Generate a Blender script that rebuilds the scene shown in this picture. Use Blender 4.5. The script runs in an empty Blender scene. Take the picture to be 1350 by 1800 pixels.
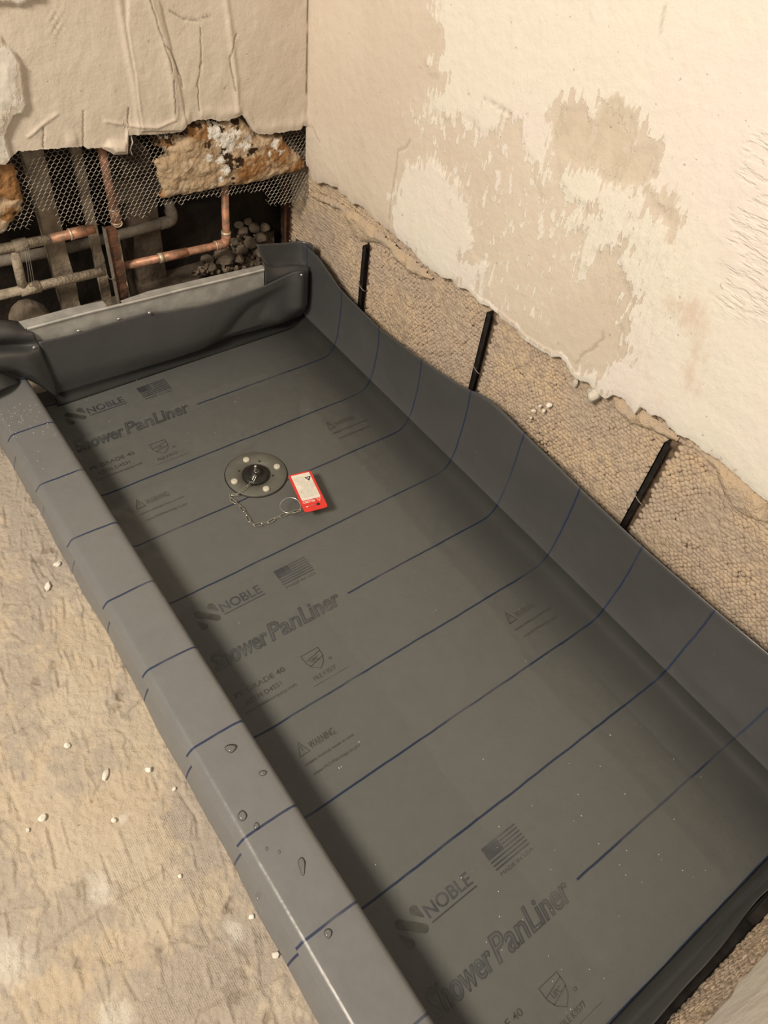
import bpy, bmesh, math, random
import numpy as np
from mathutils import Vector, Matrix

S = bpy.context.scene
COL = S.collection
rng = np.random.default_rng(7)
random.seed(7)

# ------------------------------------------------------------------ camera
FPX = 1310.21
YAW, PITCH, ROLL = 0.7511, 0.8592, -0.1570
CAMPOS = np.array([-0.2081, -1.3748, 1.1728])
_f = np.array([math.sin(YAW)*math.cos(PITCH), math.cos(YAW)*math.cos(PITCH), -math.sin(PITCH)])
_r = np.array([math.cos(YAW), -math.sin(YAW), 0.0]); _d = np.cross(_f, _r)
_c, _s = math.cos(ROLL), math.sin(ROLL)
RIGHT, DOWN, FWD = _c*_r+_s*_d, -_s*_r+_c*_d, _f
cam_data = bpy.data.cameras.new('camera')
cam_data.sensor_fit = 'VERTICAL'; cam_data.sensor_height = 36.0; cam_data.sensor_width = 27.0
cam_data.lens = FPX*36.0/1800.0
cam_data.clip_start = 0.02
cam = bpy.data.objects.new('camera', cam_data); COL.objects.link(cam)
M = Matrix.Identity(4)
for i in range(3):
    M[i][0], M[i][1], M[i][2], M[i][3] = RIGHT[i], -DOWN[i], -FWD[i], CAMPOS[i]
cam.matrix_world = M
S.camera = cam

# ------------------------------------------------------------------ world, lamps, exposure
W = bpy.data.worlds.new('room'); S.world = W; W.use_nodes = True
bgn = W.node_tree.nodes['Background']
bgn.inputs['Color'].default_value = (1.0, 0.87, 0.70, 1); bgn.inputs['Strength'].default_value = 0.36
S.view_settings.view_transform = 'Standard'; S.view_settings.look = 'None'
S.view_settings.exposure = 0.0; S.view_settings.gamma = 1.0
S.view_settings.use_curve_mapping = False
ld = bpy.data.lights.new('ceiling_lamp', 'AREA'); ld.shape = 'DISK'; ld.size = 0.7
ld.energy = 93; ld.color = (1.0, 0.865, 0.70)
lo = bpy.data.objects.new('ceiling_lamp', ld); COL.objects.link(lo)
lo.location = (-1.75, -1.15, 2.4)
lo.rotation_euler = (Vector((0.3, -0.7, 0.2))-Vector(lo.location)).to_track_quat('-Z', 'Y').to_euler()

# ------------------------------------------------------------------ measuring helpers: from a photo pixel to a point on a real plane
def ray(u, v): return RIGHT*((u-675)/FPX)+DOWN*((v-900)/FPX)+FWD
def atz(u, v, z=0.0):
    d = ray(u, v); return CAMPOS+d*((z-CAMPOS[2])/d[2])
def atx(u, v, x):
    d = ray(u, v); return CAMPOS+d*((x-CAMPOS[0])/d[0])
def aty(u, v, y):
    d = ray(u, v); return CAMPOS+d*((y-CAMPOS[1])/d[1])

# ------------------------------------------------------------------ numeric helpers
def vnoise(x, y, seed=0):
    x = np.asarray(x, float); y = np.asarray(y, float)
    xi = np.floor(x).astype(np.int64); yi = np.floor(y).astype(np.int64)
    fx = x-xi; fy = y-yi
    fx = fx*fx*(3-2*fx); fy = fy*fy*(3-2*fy)
    def h(a, b):
        n = (a*374761393+b*668265263+seed*974634777) & 0xffffffff
        n = ((n ^ (n >> 13))*1274126177) & 0xffffffff
        return ((n ^ (n >> 16)) & 0xffff)/65535.0
    return (h(xi, yi)*(1-fx)+h(xi+1, yi)*fx)*(1-fy)+(h(xi, yi+1)*(1-fx)+h(xi+1, yi+1)*fx)*fy
def fbm(x, y, seed=0, o=4):
    t = 0; a = 0.5; s = 0
    for k in range(o):
        t = t+a*vnoise(x*2**k, y*2**k, seed+k*17); s += a; a *= 0.5
    return t/s-0.5
def sdist(poly, X, Y):
    """signed distance, positive inside"""
    P = np.asarray(poly, float); d = np.full(X.shape, 1e9); ins = np.zeros(X.shape, bool)
    for i in range(len(P)):
        a = P[i]; b = P[(i+1) % len(P)]; e = b-a
        t = np.clip(((X-a[0])*e[0]+(Y-a[1])*e[1])/(e@e+1e-12), 0, 1)
        d = np.minimum(d, (X-a[0]-t*e[0])**2+(Y-a[1]-t*e[1])**2)
        c = ((a[1] <= Y) != (b[1] <= Y))
        ins ^= c & (X < a[0]+(Y-a[1])*e[0]/(e[1] if abs(e[1]) > 1e-12 else 1e-12))
    d = np.sqrt(d); return np.where(ins, d, -d)
def pdist(line, X, Y):
    P = np.asarray(line, float); d = np.full(X.shape, 1e9)
    for a, b in zip(P[:-1], P[1:]):
        e = b-a; t = np.clip(((X-a[0])*e[0]+(Y-a[1])*e[1])/(e@e+1e-12), 0, 1)
        d = np.minimum(d, (X-a[0]-t*e[0])**2+(Y-a[1]-t*e[1])**2)
    return np.sqrt(d)
def sstep(a, b, x):
    t = np.clip((x-a)/(b-a), 0, 1); return t*t*(3-2*t)
def crom(pts, n):
    P = np.asarray(pts, float); P = np.vstack([2*P[0]-P[1], P, 2*P[-1]-P[-2]]); out = []
    for i in range(1, len(P)-2):
        for k in range(n):
            t = k/n
            out.append(0.5*((2*P[i])+(-P[i-1]+P[i+1])*t+(2*P[i-1]-5*P[i]+4*P[i+1]-P[i+2])*t*t+(-P[i-1]+3*P[i]-3*P[i+1]+P[i+2])*t**3))
    out.append(P[-2]); return np.array(out)

# ------------------------------------------------------------------ object helpers
def mesh_np(name, V, F, mat=None, parent=None, smooth=True, attrs=None):
    me = bpy.data.meshes.new(name)
    V = np.asarray(V, np.float32); F = np.asarray(F, np.int32)
    me.vertices.add(len(V)); me.vertices.foreach_set('co', V.ravel())
    k = F.shape[1]
    me.loops.add(F.size); me.loops.foreach_set('vertex_index', F.ravel())
    me.polygons.add(len(F)); me.polygons.foreach_set('loop_start', np.arange(0, F.size, k, dtype=np.int32))
    me.polygons.foreach_set('loop_total', np.full(len(F), k, np.int32))
    me.update(calc_edges=True)
    me.polygons.foreach_set('use_smooth', np.full(len(F), smooth, bool))
    for an, av in (attrs or {}).items():
        a = me.attributes.new(an, 'FLOAT', 'POINT'); a.data.foreach_set('value', np.asarray(av, np.float32).ravel())
    if mat: me.materials.append(mat)
    o = bpy.data.objects.new(name, me); COL.objects.link(o)
    if parent: o.parent = parent
    return o
def grid_faces(nr, nc, keep=None, flip=False):
    i = np.arange((nr-1)*(nc-1)); r = i//(nc-1); c = i % (nc-1)
    F = np.stack([r*nc+c, r*nc+c+1, (r+1)*nc+c+1, (r+1)*nc+c], 1)
    if flip: F = F[:, ::-1]
    if keep is not None: F = F[keep[F].all(1)]
    return F
def compact(V, F, attrs=None):
    used = np.zeros(len(V), bool); used[F.ravel()] = True
    idx = np.cumsum(used)-1
    return V[used], idx[F], {k: np.asarray(v).ravel()[used] for k, v in (attrs or {}).items()}
def tag(o, label=None, cat=None, group=None, kind=None):
    if label: o['label'] = label
    if cat: o['category'] = cat
    if group: o['group'] = group
    if kind: o['kind'] = kind
    return o
def thing(name, loc, label, cat, group=None):
    o = bpy.data.objects.new(name, None); COL.objects.link(o); o.empty_display_size = 0.02
    o.location = loc; bpy.context.view_layer.update()
    return tag(o, label, cat, group)
def adopt(o, p):
    """parent o to p keeping its world-space vertices where they were drawn"""
    o.parent = p; o.matrix_parent_inverse = Matrix.Translation(-Vector(p.location)); return o
def bm_obj(name, bm, mat, parent=None, smooth=False):
    me = bpy.data.meshes.new(name); bm.to_mesh(me); bm.free()
    for p in me.polygons: p.use_smooth = smooth
    if mat: me.materials.append(mat)
    o = bpy.data.objects.new(name, me); COL.objects.link(o)
    if parent is not None: adopt(o, parent)
    return o
def tube_geo(pts, r, n=10, closed=False):
    P = np.asarray(pts, float); m = len(P)
    R = np.full(m, r) if np.isscalar(r) else np.asarray(r)
    T = np.zeros_like(P)
    for i in range(m):
        a = P[(i-1) % m] if (closed or i > 0) else P[i]; b = P[(i+1) % m] if (closed or i < m-1) else P[i]
        T[i] = (b-a)/(np.linalg.norm(b-a)+1e-12)
    u = np.cross(T[0], [0, 0, 1.0])
    if np.linalg.norm(u) < 1e-3: u = np.cross(T[0], [1.0, 0, 0])
    V = []
    ang = np.arange(n)*2*math.pi/n
    for i in range(m):
        u = u-T[i]*(u@T[i]); u /= np.linalg.norm(u); w = np.cross(T[i], u)
        V.append(P[i]+R[i]*(np.cos(ang)[:, None]*u+np.sin(ang)[:, None]*w))
    V = np.vstack(V); F = []
    for i in range(m if closed else m-1):
        j = (i+1) % m
        for k in range(n):
            F.append((i*n+k, i*n+(k+1) % n, j*n+(k+1) % n, j*n+k))
    F = np.array(F)
    if not closed:
        c0 = len(V); V = np.vstack([V, P[0], P[-1]])
        cap = [(c0, (k+1) % n, k, k) for k in range(n)]+[(c0+1, (m-1)*n+k, (m-1)*n+(k+1) % n, (m-1)*n+(k+1) % n) for k in range(n)]
        return V, F, np.array(cap)[:, :3]
    return V, F, None
def tube(name, pts, r, mat, parent=None, n=10, closed=False, smooth=True):
    V, F, C = tube_geo(pts, r, n, closed)
    me = bpy.data.meshes.new(name)
    me.from_pydata(V.tolist(), [], F.tolist()+([] if C is None else C.tolist())); me.update()
    for p in me.polygons: p.use_smooth = smooth
    me.materials.append(mat)
    o = bpy.data.objects.new(name, me); COL.objects.link(o)
    if parent is not None: adopt(o, parent)
    return o
def round_path(pts, rad, n=6):
    P = [np.asarray(p, float) for p in pts]; out = [P[0]]
    for a, b, c in zip(P[:-2], P[1:-1], P[2:]):
        u = (a-b)/np.linalg.norm(a-b); w = (c-b)/np.linalg.norm(c-b)
        for k in range(n+1):
            t = k/n; out.append((1-t)**2*(b+u*rad)+2*t*(1-t)*b+t*t*(b+w*rad))
    out.append(P[-1]); return np.array(out)
def box_bm(bm, x0, x1, y0, y1, z0, z1):
    vs = [bm.verts.new(p) for p in ((x0, y0, z0), (x1, y0, z0), (x1, y1, z0), (x0, y1, z0), (x0, y0, z1), (x1, y0, z1), (x1, y1, z1), (x0, y1, z1))]
    for f in ((0, 3, 2, 1), (4, 5, 6, 7), (0, 1, 5, 4), (1, 2, 6, 5), (2, 3, 7, 6), (3, 0, 4, 7)): bm.faces.new([vs[i] for i in f])
    return vs
def ico(sub=1):
    bm = bmesh.new(); bmesh.ops.create_icosphere(bm, subdivisions=sub, radius=1.0)
    V = np.array([v.co[:] for v in bm.verts]); F = np.array([[v.index for v in f.verts] for f in bm.faces]); bm.free(); return V, F
ICO1, ICOF1 = ico(1); ICO2, ICOF2 = ico(2); ICO3, ICOF3 = ico(3)
def rock(name, loc, rad, mat, seed, parent=None, sub=2, rough=0.35):
    V, F = (ICO2, ICOF2) if sub == 2 else (ICO3, ICOF3)
    g = np.random.default_rng(seed); k = g.normal(size=(7, 3)); k /= np.linalg.norm(k, axis=1)[:, None]
    V = V.copy()
    for q in k:                                         # chop with random planes: angular lump
        d = V@q; lim = g.uniform(0.55, 0.85); V = V-np.outer(np.maximum(d-lim, 0), q)
    V = V*(1+rough*0.3*fbm(V[:, 0]*2.2+seed, V[:, 1]*2.2+V[:, 2]*1.7, seed)[:, None])
    V = V*np.asarray(rad)
    o = mesh_np(name, V, F, mat, smooth=False); o.location = loc
    o.rotation_euler = (0, 0, g.uniform(0, 6.28))
    if parent is not None: adopt(o, parent)
    return o

# ------------------------------------------------------------------ materials
def newmat(name):
    m = bpy.data.materials.new(name); m.use_nodes = True; nt = m.node_tree
    return m, nt, nt.nodes['Principled BSDF']
def nd(nt, t, **kw):
    n = nt.nodes.new(t)
    for k, v in kw.items():
        if k.startswith('i_'):
            key = k[2:]; key = int(key) if key.isdigit() else key
            n.inputs[key].default_value = v
        else: setattr(n, k, v)
    return n
def math_n(nt, op, a, b=None, clamp=False):
    n = nt.nodes.new('ShaderNodeMath'); n.operation = op; n.use_clamp = clamp
    for i, q in enumerate((a, b)):
        if q is None: continue
        if isinstance(q, (int, float)): n.inputs[i].default_value = q
        else: nt.links.new(q, n.inputs[i])
    return n.outputs[0]
def mix_n(nt, fac, a, b):
    n = nt.nodes.new('ShaderNodeMix'); n.data_type = 'RGBA'
    if isinstance(fac, (int, float)): n.inputs['Factor'].default_value = fac
    else: nt.links.new(fac, n.inputs['Factor'])
    for q, s in ((a, n.inputs[6]), (b, n.inputs[7])):
        if isinstance(q, tuple): s.default_value = q if len(q) == 4 else q+(1,)
        else: nt.links.new(q, s)
    return n.outputs[2]
def pos_n(nt): return nt.nodes.new('ShaderNodeNewGeometry').outputs['Position']
def noise_n(nt, vec, scale, detail=4, rough=0.55, stretch=None, rot=None):
    if stretch or rot:
        mp = nt.nodes.new('ShaderNodeMapping'); nt.links.new(vec, mp.inputs[0])
        if stretch: mp.inputs['Scale'].default_value = stretch
        if rot: mp.inputs['Rotation'].default_value = rot
        vec = mp.outputs[0]
    n = nt.nodes.new('ShaderNodeTexNoise'); nt.links.new(vec, n.inputs['Vector'])
    n.inputs['Scale'].default_value = scale; n.inputs['Detail'].default_value = detail; n.inputs['Roughness'].default_value = rough
    return n.outputs['Fac']
def ramp_n(nt, fac, p0, p1, smooth=True):
    n = nt.nodes.new('ShaderNodeMapRange'); n.interpolation_type = 'SMOOTHSTEP' if smooth else 'LINEAR'
    nt.links.new(fac, n.inputs['Value']); n.inputs['From Min'].default_value = p0; n.inputs['From Max'].default_value = p1
    return n.outputs['Result']
def attr_n(nt, name):
    n = nt.nodes.new('ShaderNodeAttribute'); n.attribute_name = name; return n.outputs['Fac']
def bump_n(nt, b, height, dist, strength=1.0, prev=None):
    n = nt.nodes.new('ShaderNodeBump'); n.inputs['Distance'].default_value = dist; n.inputs['Strength'].default_value = strength
    nt.links.new(height, n.inputs['Height'])
    if prev is not None: nt.links.new(prev, n.inputs['Normal'])
    nt.links.new(n.outputs[0], b.inputs['Normal']); return n.outputs[0]
def simple(name, col, rough=0.6, metal=0.0, var=0.15, vscale=60, bump=0.0, bscale=200, col2=None, spec=None):
    m, nt, b = newmat(name)
    p = pos_n(nt); n = noise_n(nt, p, vscale)
    c2 = col2 or tuple(c*(1-var) for c in col); c1 = col if col2 else tuple(min(1, c*(1+var)) for c in col)
    nt.links.new(mix_n(nt, ramp_n(nt, n, 0.35, 0.65), c1, c2), b.inputs['Base Color'])
    b.inputs['Roughness'].default_value = rough; b.inputs['Metallic'].default_value = metal
    if spec is not None: b.inputs['Specular IOR Level'].default_value = spec
    if bump: bump_n(nt, b, noise_n(nt, p, bscale, 3), bump)
    return m

# liner: grey sheet with blue guide lines every 6 in
LS = 0.1524
def liner_mat(name, lines=True, base=(0.068, 0.070, 0.073)):
    m, nt, b = newmat(name)
    p = pos_n(nt); sx = nt.nodes.new('ShaderNodeSeparateXYZ'); nt.links.new(p, sx.inputs[0])
    n1 = noise_n(nt, p, 9, 4); n2 = noise_n(nt, p, 38, 6, 0.7)
    col = mix_n(nt, ramp_n(nt, n1, 0.3, 0.7), base, tuple(c*1.12 for c in base))
    scuff = math_n(nt, 'MULTIPLY', ramp_n(nt, n2, 0.62, 0.78), ramp_n(nt, noise_n(nt, p, 5, 2), 0.5, 0.68))
    col = mix_n(nt, math_n(nt, 'MULTIPLY', scuff, 0.22), col, (0.42, 0.40, 0.37))
    col = mix_n(nt, math_n(nt, 'MULTIPLY', attr_n(nt, 'dust'), math_n(nt, 'ADD', 0.50, math_n(nt, 'MULTIPLY', n2, 0.25))), col, (0.245, 0.252, 0.258))  # attribute only sets how far the colour goes towards pale grey
    if lines:
        wob = math_n(nt, 'MULTIPLY', math_n(nt, 'SUBTRACT', noise_n(nt, p, 14, 2), 0.5), 0.004)
        k = math_n(nt, 'DIVIDE', math_n(nt, 'ADD', sx.outputs['Y'], wob), -LS)
        kr = math_n(nt, 'ROUND', k)
        d = math_n(nt, 'MULTIPLY', math_n(nt, 'ABSOLUTE', math_n(nt, 'SUBTRACT', k, kr)), LS)
        line = math_n(nt, 'SUBTRACT', 1.0, ramp_n(nt, d, 0.0013, 0.0024))
        # lines 1, 5, 9 stop where the lettering runs
        km = math_n(nt, 'MODULO', math_n(nt, 'ADD', kr, 0.01), 4.0)
        isl = math_n(nt, 'LESS_THAN', math_n(nt, 'ABSOLUTE', math_n(nt, 'SUBTRACT', km, 1.01)), 0.1)
        inx = math_n(nt, 'MULTIPLY', math_n(nt, 'LESS_THAN', sx.outputs['X'], 0.304), math_n(nt, 'GREATER_THAN', sx.outputs['X'], 0.008))
        line = math_n(nt, 'MULTIPLY', line, math_n(nt, 'SUBTRACT', 1.0, math_n(nt, 'MULTIPLY', isl, inx)))
        wear = ramp_n(nt, noise_n(nt, p, 7, 3, 0.6), 0.28, 0.50)
        line = math_n(nt, 'MULTIPLY', line, math_n(nt, 'ADD', math_n(nt, 'MULTIPLY', wear, 0.55), 0.42))
        col = mix_n(nt, line, col, (0.022, 0.036, 0.085))
    nt.links.new(col, b.inputs['Base Color'])
    # below the water line the sheet meets water, not air: far weaker surface reflection
    wet = math_n(nt, 'MULTIPLY', math_n(nt, 'LESS_THAN', sx.outputs['Z'], 0.031), math_n(nt, 'GREATER_THAN', sx.outputs['X'], 0.0))
    nt.links.new(math_n(nt, 'ADD', math_n(nt, 'ADD', 0.27, math_n(nt, 'MULTIPLY', wet, 0.15)), math_n(nt, 'MULTIPLY', n2, 0.16)), b.inputs['Roughness'])
    nt.links.new(math_n(nt, 'SUBTRACT', 0.5, math_n(nt, 'MULTIPLY', wet, 0.40)), b.inputs['Specular IOR Level'])
    bump_n(nt, b, noise_n(nt, p, 30, 3), 0.0012)
    return m
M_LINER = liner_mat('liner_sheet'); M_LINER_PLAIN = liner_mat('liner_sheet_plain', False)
M_PRINT = simple('faded_blue_print', (0.070, 0.074, 0.092), 0.45, var=0.3, vscale=25)
M_PRINT2 = simple('faded_print_fill', (0.074, 0.079, 0.094), 0.45, var=0.25, vscale=25)
M_PRINT3 = simple('faded_print_inner', (0.125, 0.125, 0.128), 0.45, var=0.15, vscale=25)
M_PRINTD = simple('dark_grey_print', (0.078, 0.078, 0.078), 0.45, var=0.3, vscale=25)

def plaster_mat(name, far=False):
    m, nt, b = newmat(name); p = pos_n(nt)
    tan = mix_n(nt, ramp_n(nt, noise_n(nt, p, 4, 4), 0.35, 0.65), (0.66, 0.585, 0.50), (0.70, 0.63, 0.545))
    cream = mix_n(nt, ramp_n(nt, noise_n(nt, p, 3, 3), 0.4, 0.6), (0.80, 0.775, 0.705), (0.81, 0.76, 0.72))
    damp = mix_n(nt, ramp_n(nt, noise_n(nt, p, 25, 4), 0.35, 0.65), (0.60, 0.53, 0.43), (0.68, 0.60, 0.50))
    strokes = noise_n(nt, p, 60, 4, 0.6, stretch=(1, 1.6, 0.35), rot=(0.35, 0, 0))
    nz = math_n(nt, 'ADD', math_n(nt, 'SUBTRACT', strokes, 0.5), math_n(nt, 'MULTIPLY', math_n(nt, 'SUBTRACT', noise_n(nt, p, 16, 6, 0.65), 0.5), 1.2))
    cm = ramp_n(nt, math_n(nt, 'ADD', attr_n(nt, 'cream'), math_n(nt, 'MULTIPLY', nz, 0.12)), -0.002, 0.004)
    dm = ramp_n(nt, math_n(nt, 'ADD', attr_n(nt, 'damp'), math_n(nt, 'MULTIPLY', nz, 0.075)), -0.004, 0.005)
    fk = math_n(nt, 'MULTIPLY', ramp_n(nt, noise_n(nt, p, 62, 4, 0.6, stretch=(1, 1.3, 0.55), rot=(0.5, 0, 0)), 0.575, 0.61), attr_n(nt, 'fleck'))
    cm = math_n(nt, 'MAXIMUM', cm, fk)
    tk_ = math_n(nt, 'MULTIPLY', ramp_n(nt, noise_n(nt, p, 48, 5, 0.65, stretch=(1, 1.4, 0.5), rot=(-0.4, 0, 0)), 0.635, 0.66), attr_n(nt, 'tanfleck'))
    cm = math_n(nt, 'MULTIPLY', cm, math_n(nt, 'SUBTRACT', 1.0, math_n(nt, 'MULTIPLY', tk_, 0.8)))
    col = mix_n(nt, cm, tan, cream)
    col = mix_n(nt, math_n(nt, 'MULTIPLY', dm, 0.85), col, damp)
    st = ramp_n(nt, math_n(nt, 'ADD', attr_n(nt, 'stain'), math_n(nt, 'MULTIPLY', nz, 0.07)), -0.01, 0.03)
    col = mix_n(nt, math_n(nt, 'MULTIPLY', st, 0.45), col, (0.62, 0.44, 0.33))
    pits = math_n(nt, 'SUBTRACT', 1.0, ramp_n(nt, noise_n(nt, p, 110, 2, 0.5), 0.22, 0.27))
    col = mix_n(nt, math_n(nt, 'MULTIPLY', pits, 0.5), col, (0.35, 0.29, 0.23))
    col = mix_n(nt, attr_n(nt, 'crack'), col, (0.12, 0.08, 0.05))  # shade inside the cracks, put into the colour as dark brown
    col = mix_n(nt, attr_n(nt, 'orange'), col, (0.55, 0.26, 0.10))
    nt.links.new(col, b.inputs['Base Color']); b.inputs['Roughness'].default_value = 0.85
    b.inputs['Specular IOR Level'].default_value = 0.2
    f = bump_n(nt, b, noise_n(nt, p, 45, 6, 0.6), 0.004, 0.6)
    f = bump_n(nt, b, math_n(nt, 'MULTIPLY', ramp_n(nt, strokes, 0.35, 0.6), attr_n(nt, 'comb')), 0.0022, 0.45, f)
    comb2 = noise_n(nt, p, 75, 3, 0.5, stretch=(1, 0.28, 1.3), rot=(-0.25, 0, 0))
    f = bump_n(nt, b, math_n(nt, 'MULTIPLY', ramp_n(nt, comb2, 0.40, 0.52), attr_n(nt, 'comb2')), 0.0024, 0.5, f)
    bump_n(nt, b, math_n(nt, 'ADD', cm, pits), 0.0012, 0.5, f)
    return m
M_PLASTER = plaster_mat('wall_plaster')
M_KEYS = None
def keys_mat():
    m, nt, b = newmat('plaster_keys'); p = pos_n(nt)
    c = mix_n(nt, ramp_n(nt, noise_n(nt, p, 9, 3), 0.38, 0.62), (0.50, 0.415, 0.335), (0.58, 0.465, 0.335))
    c = mix_n(nt, ramp_n(nt, noise_n(nt, p, 60, 3), 0.4, 0.7), c, (0.42, 0.34, 0.275))
    nt.links.new(c, b.inputs['Base Color']); b.inputs['Roughness'].default_value = 0.9; b.inputs['Specular IOR Level'].default_value = 0.15
    bump_n(nt, b, noise_n(nt, p, 420, 3), 0.0012); return m
M_KEYS = keys_mat()
M_KEYBASE = simple('lath_backing', (0.16, 0.112, 0.078), 0.95, var=0.35, vscale=80, bump=0.003)  # dark brown paints the shade in the gaps between keys
M_SMEAR = simple('sandy_mortar', (0.60, 0.47, 0.33), 0.95, col2=(0.52, 0.43, 0.34), vscale=22, bump=0.004, bscale=260)
M_ORANGE = simple('orange_board', (0.50, 0.25, 0.10), 0.9, bump=0.002)
def chunk_mat():
    m, nt, b = newmat('rusty_brown_coat'); p = pos_n(nt)
    c = mix_n(nt, ramp_n(nt, noise_n(nt, p, 30, 4), 0.4, 0.62), (0.56, 0.44, 0.31), (0.47, 0.35, 0.23))
    c = mix_n(nt, ramp_n(nt, math_n(nt, 'ADD', attr_n(nt, 'rust'), math_n(nt, 'MULTIPLY', math_n(nt, 'SUBTRACT', noise_n(nt, p, 45, 6, 0.65), 0.5), 2.2)), 0.35, 0.7), c, (0.33, 0.175, 0.075))
    c = mix_n(nt, ramp_n(nt, math_n(nt, 'ADD', attr_n(nt, 'dark'), math_n(nt, 'MULTIPLY', math_n(nt, 'SUBTRACT', noise_n(nt, p, 75, 4), 0.5), 2.2)), 0.45, 0.65), c, (0.05, 0.028, 0.016))
    c = mix_n(nt, ramp_n(nt, math_n(nt, 'ADD', attr_n(nt, 'white'), math_n(nt, 'MULTIPLY', math_n(nt, 'SUBTRACT', noise_n(nt, p, 85, 5), 0.5), 2.4)), 0.42, 0.55), c, (0.80, 0.78, 0.74))
    nt.links.new(c, b.inputs['Base Color']); b.inputs['Roughness'].default_value = 0.9; b.inputs['Specular IOR Level'].default_value = 0.2
    bump_n(nt, b, noise_n(nt, p, 140, 5, 0.6), 0.004); return m
M_CHUNK = chunk_mat()
def floor_mat():
    m, nt, b = newmat('mortar_floor'); p = pos_n(nt)
    c = mix_n(nt, ramp_n(nt, noise_n(nt, p, 6, 5), 0.35, 0.65), (0.62, 0.545, 0.44), (0.61, 0.515, 0.39))
    pt = ramp_n(nt, math_n(nt, 'ADD', attr_n(nt, 'patch'), math_n(nt, 'MULTIPLY', math_n(nt, 'SUBTRACT', noise_n(nt, p, 45, 5), 0.5), 0.5)), -0.05, 0.12)
    c = mix_n(nt, math_n(nt, 'MULTIPLY', pt, 0.9), c, (0.485, 0.43, 0.37))
    c = mix_n(nt, math_n(nt, 'MULTIPLY', attr_n(nt, 'pit'), 0.55), c, (0.27, 0.22, 0.165))
    c = mix_n(nt, attr_n(nt, 'powder'), c, (0.82, 0.79, 0.72))
    c = mix_n(nt, math_n(nt, 'MULTIPLY', ramp_n(nt, noise_n(nt, p, 160, 3), 0.60, 0.72), 0.35), c, (0.78, 0.70, 0.58))
    c = mix_n(nt, math_n(nt, 'MULTIPLY', math_n(nt, 'SUBTRACT', 1.0, ramp_n(nt, noise_n(nt, p, 130, 2), 0.24, 0.32)), 0.5), c, (0.30, 0.23, 0.16))
    nt.links.new(c, b.inputs['Base Color']); b.inputs['Roughness'].default_value = 0.9; b.inputs['Specular IOR Level'].default_value = 0.2
    f = bump_n(nt, b, noise_n(nt, p, 120, 6, 0.7), 0.005, 0.9)
    w = []
    for ax in ('X', 'Y'):
        q = nt.nodes.new('ShaderNodeTexWave'); q.bands_direction = ax; q.inputs['Scale'].default_value = 112; q.inputs['Distortion'].default_value = 1.2
        q.inputs['Detail'].default_value = 1
        nt.links.new(p, q.inputs[0]); w.append(q.outputs['Fac'])
    wv = math_n(nt, 'MULTIPLY', math_n(nt, 'MAXIMUM', w[0], w[1]), attr_n(nt, 'weave'))
    bump_n(nt, b, math_n(nt, 'MULTIPLY', wv, ramp_n(nt, noise_n(nt, p, 14, 3), 0.4, 0.6)), 0.0012, 0.55, f)
    return m
M_FLOOR = floor_mat()
M_WHITE = simple('white_plaster_chip', (0.80, 0.77, 0.70), 0.9, bump=0.002)
M_LUMP = simple('grey_plaster_lump', (0.62, 0.58, 0.51), 0.9, bump=0.004, bscale=120)
M_GALV = simple('galvanised_steel', (0.60, 0.60, 0.58), 0.42, 0.35, col2=(0.46, 0.46, 0.44), vscale=35, bump=0.0006, bscale=60)
M_CHROME = simple('bright_steel', (0.80, 0.78, 0.72), 0.25, 0.9, var=0.05)
M_BLACKST = simple('black_painted_steel', (0.022, 0.020, 0.020), 0.35, 0.2, var=0.3)
M_RUST = simple('rusty_steel', (0.19, 0.085, 0.05), 0.75, 0.2, col2=(0.10, 0.055, 0.04), vscale=45, bump=0.002)
M_COPPER = simple('copper_pipe', (0.66, 0.33, 0.215), 0.50, 0.35, col2=(0.34, 0.205, 0.14), vscale=60, bump=0.0008, bscale=150)
M_DULL = simple('plaster_splashed_pipe', (0.42, 0.36, 0.28), 0.8, 0.0, col2=(0.25, 0.21, 0.165), vscale=55, bump=0.003, bscale=180)
M_IRON = simple('old_grey_pipe', (0.20, 0.175, 0.145), 0.8, 0.1, bump=0.002)
M_SOLDER = simple('solder_joint', (0.66, 0.55, 0.42), 0.5, 0.5)
M_POST = simple('plaster_splashed_stud', (0.30, 0.25, 0.19), 0.9, var=0.3, vscale=30, bump=0.003, bscale=120)
M_CAV = simple('cavity_masonry', (0.022, 0.016, 0.012), 0.95, var=0.5, vscale=14, bump=0.008, bscale=40)  # nearly black: the cavity's darkness is put into the colour
M_DIM = simple('shaded_masonry', (0.115, 0.09, 0.068), 0.95, var=0.35, vscale=25, bump=0.004, bscale=70)  # masonry further forward, cavity shade put into its colour
M_RUBBLE = simple('rubble', (0.17, 0.137, 0.104), 0.95, var=0.3, vscale=30, bump=0.003, bscale=120)
M_WIRE = simple('lath_wire', (0.26, 0.235, 0.205), 0.5, 0.3, var=0.3, vscale=50)
M_RUBBER = simple('black_rubber', (0.012, 0.012, 0.012), 0.4, var=0.1)
M_BOLT = simple('zinc_bolt', (0.86, 0.82, 0.74), 0.35, 0.15, var=0.04)
M_RING = simple('grey_pvc_ring', (0.155, 0.155, 0.142), 0.5, var=0.08)
M_RED = simple('red_tag_plastic', (0.74, 0.045, 0.035), 0.35, var=0.05)
M_LABEL = simple('cream_label', (0.83, 0.80, 0.72), 0.5, var=0.03)
M_INK = simple('label_ink', (0.42, 0.40, 0.36), 0.6, var=0.1)
M_INKB = simple('black_ink', (0.02, 0.02, 0.02), 0.6, var=0.1)
M_INKW = simple('white_ink', (0.88, 0.80, 0.74), 0.6, var=0.03)
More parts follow.
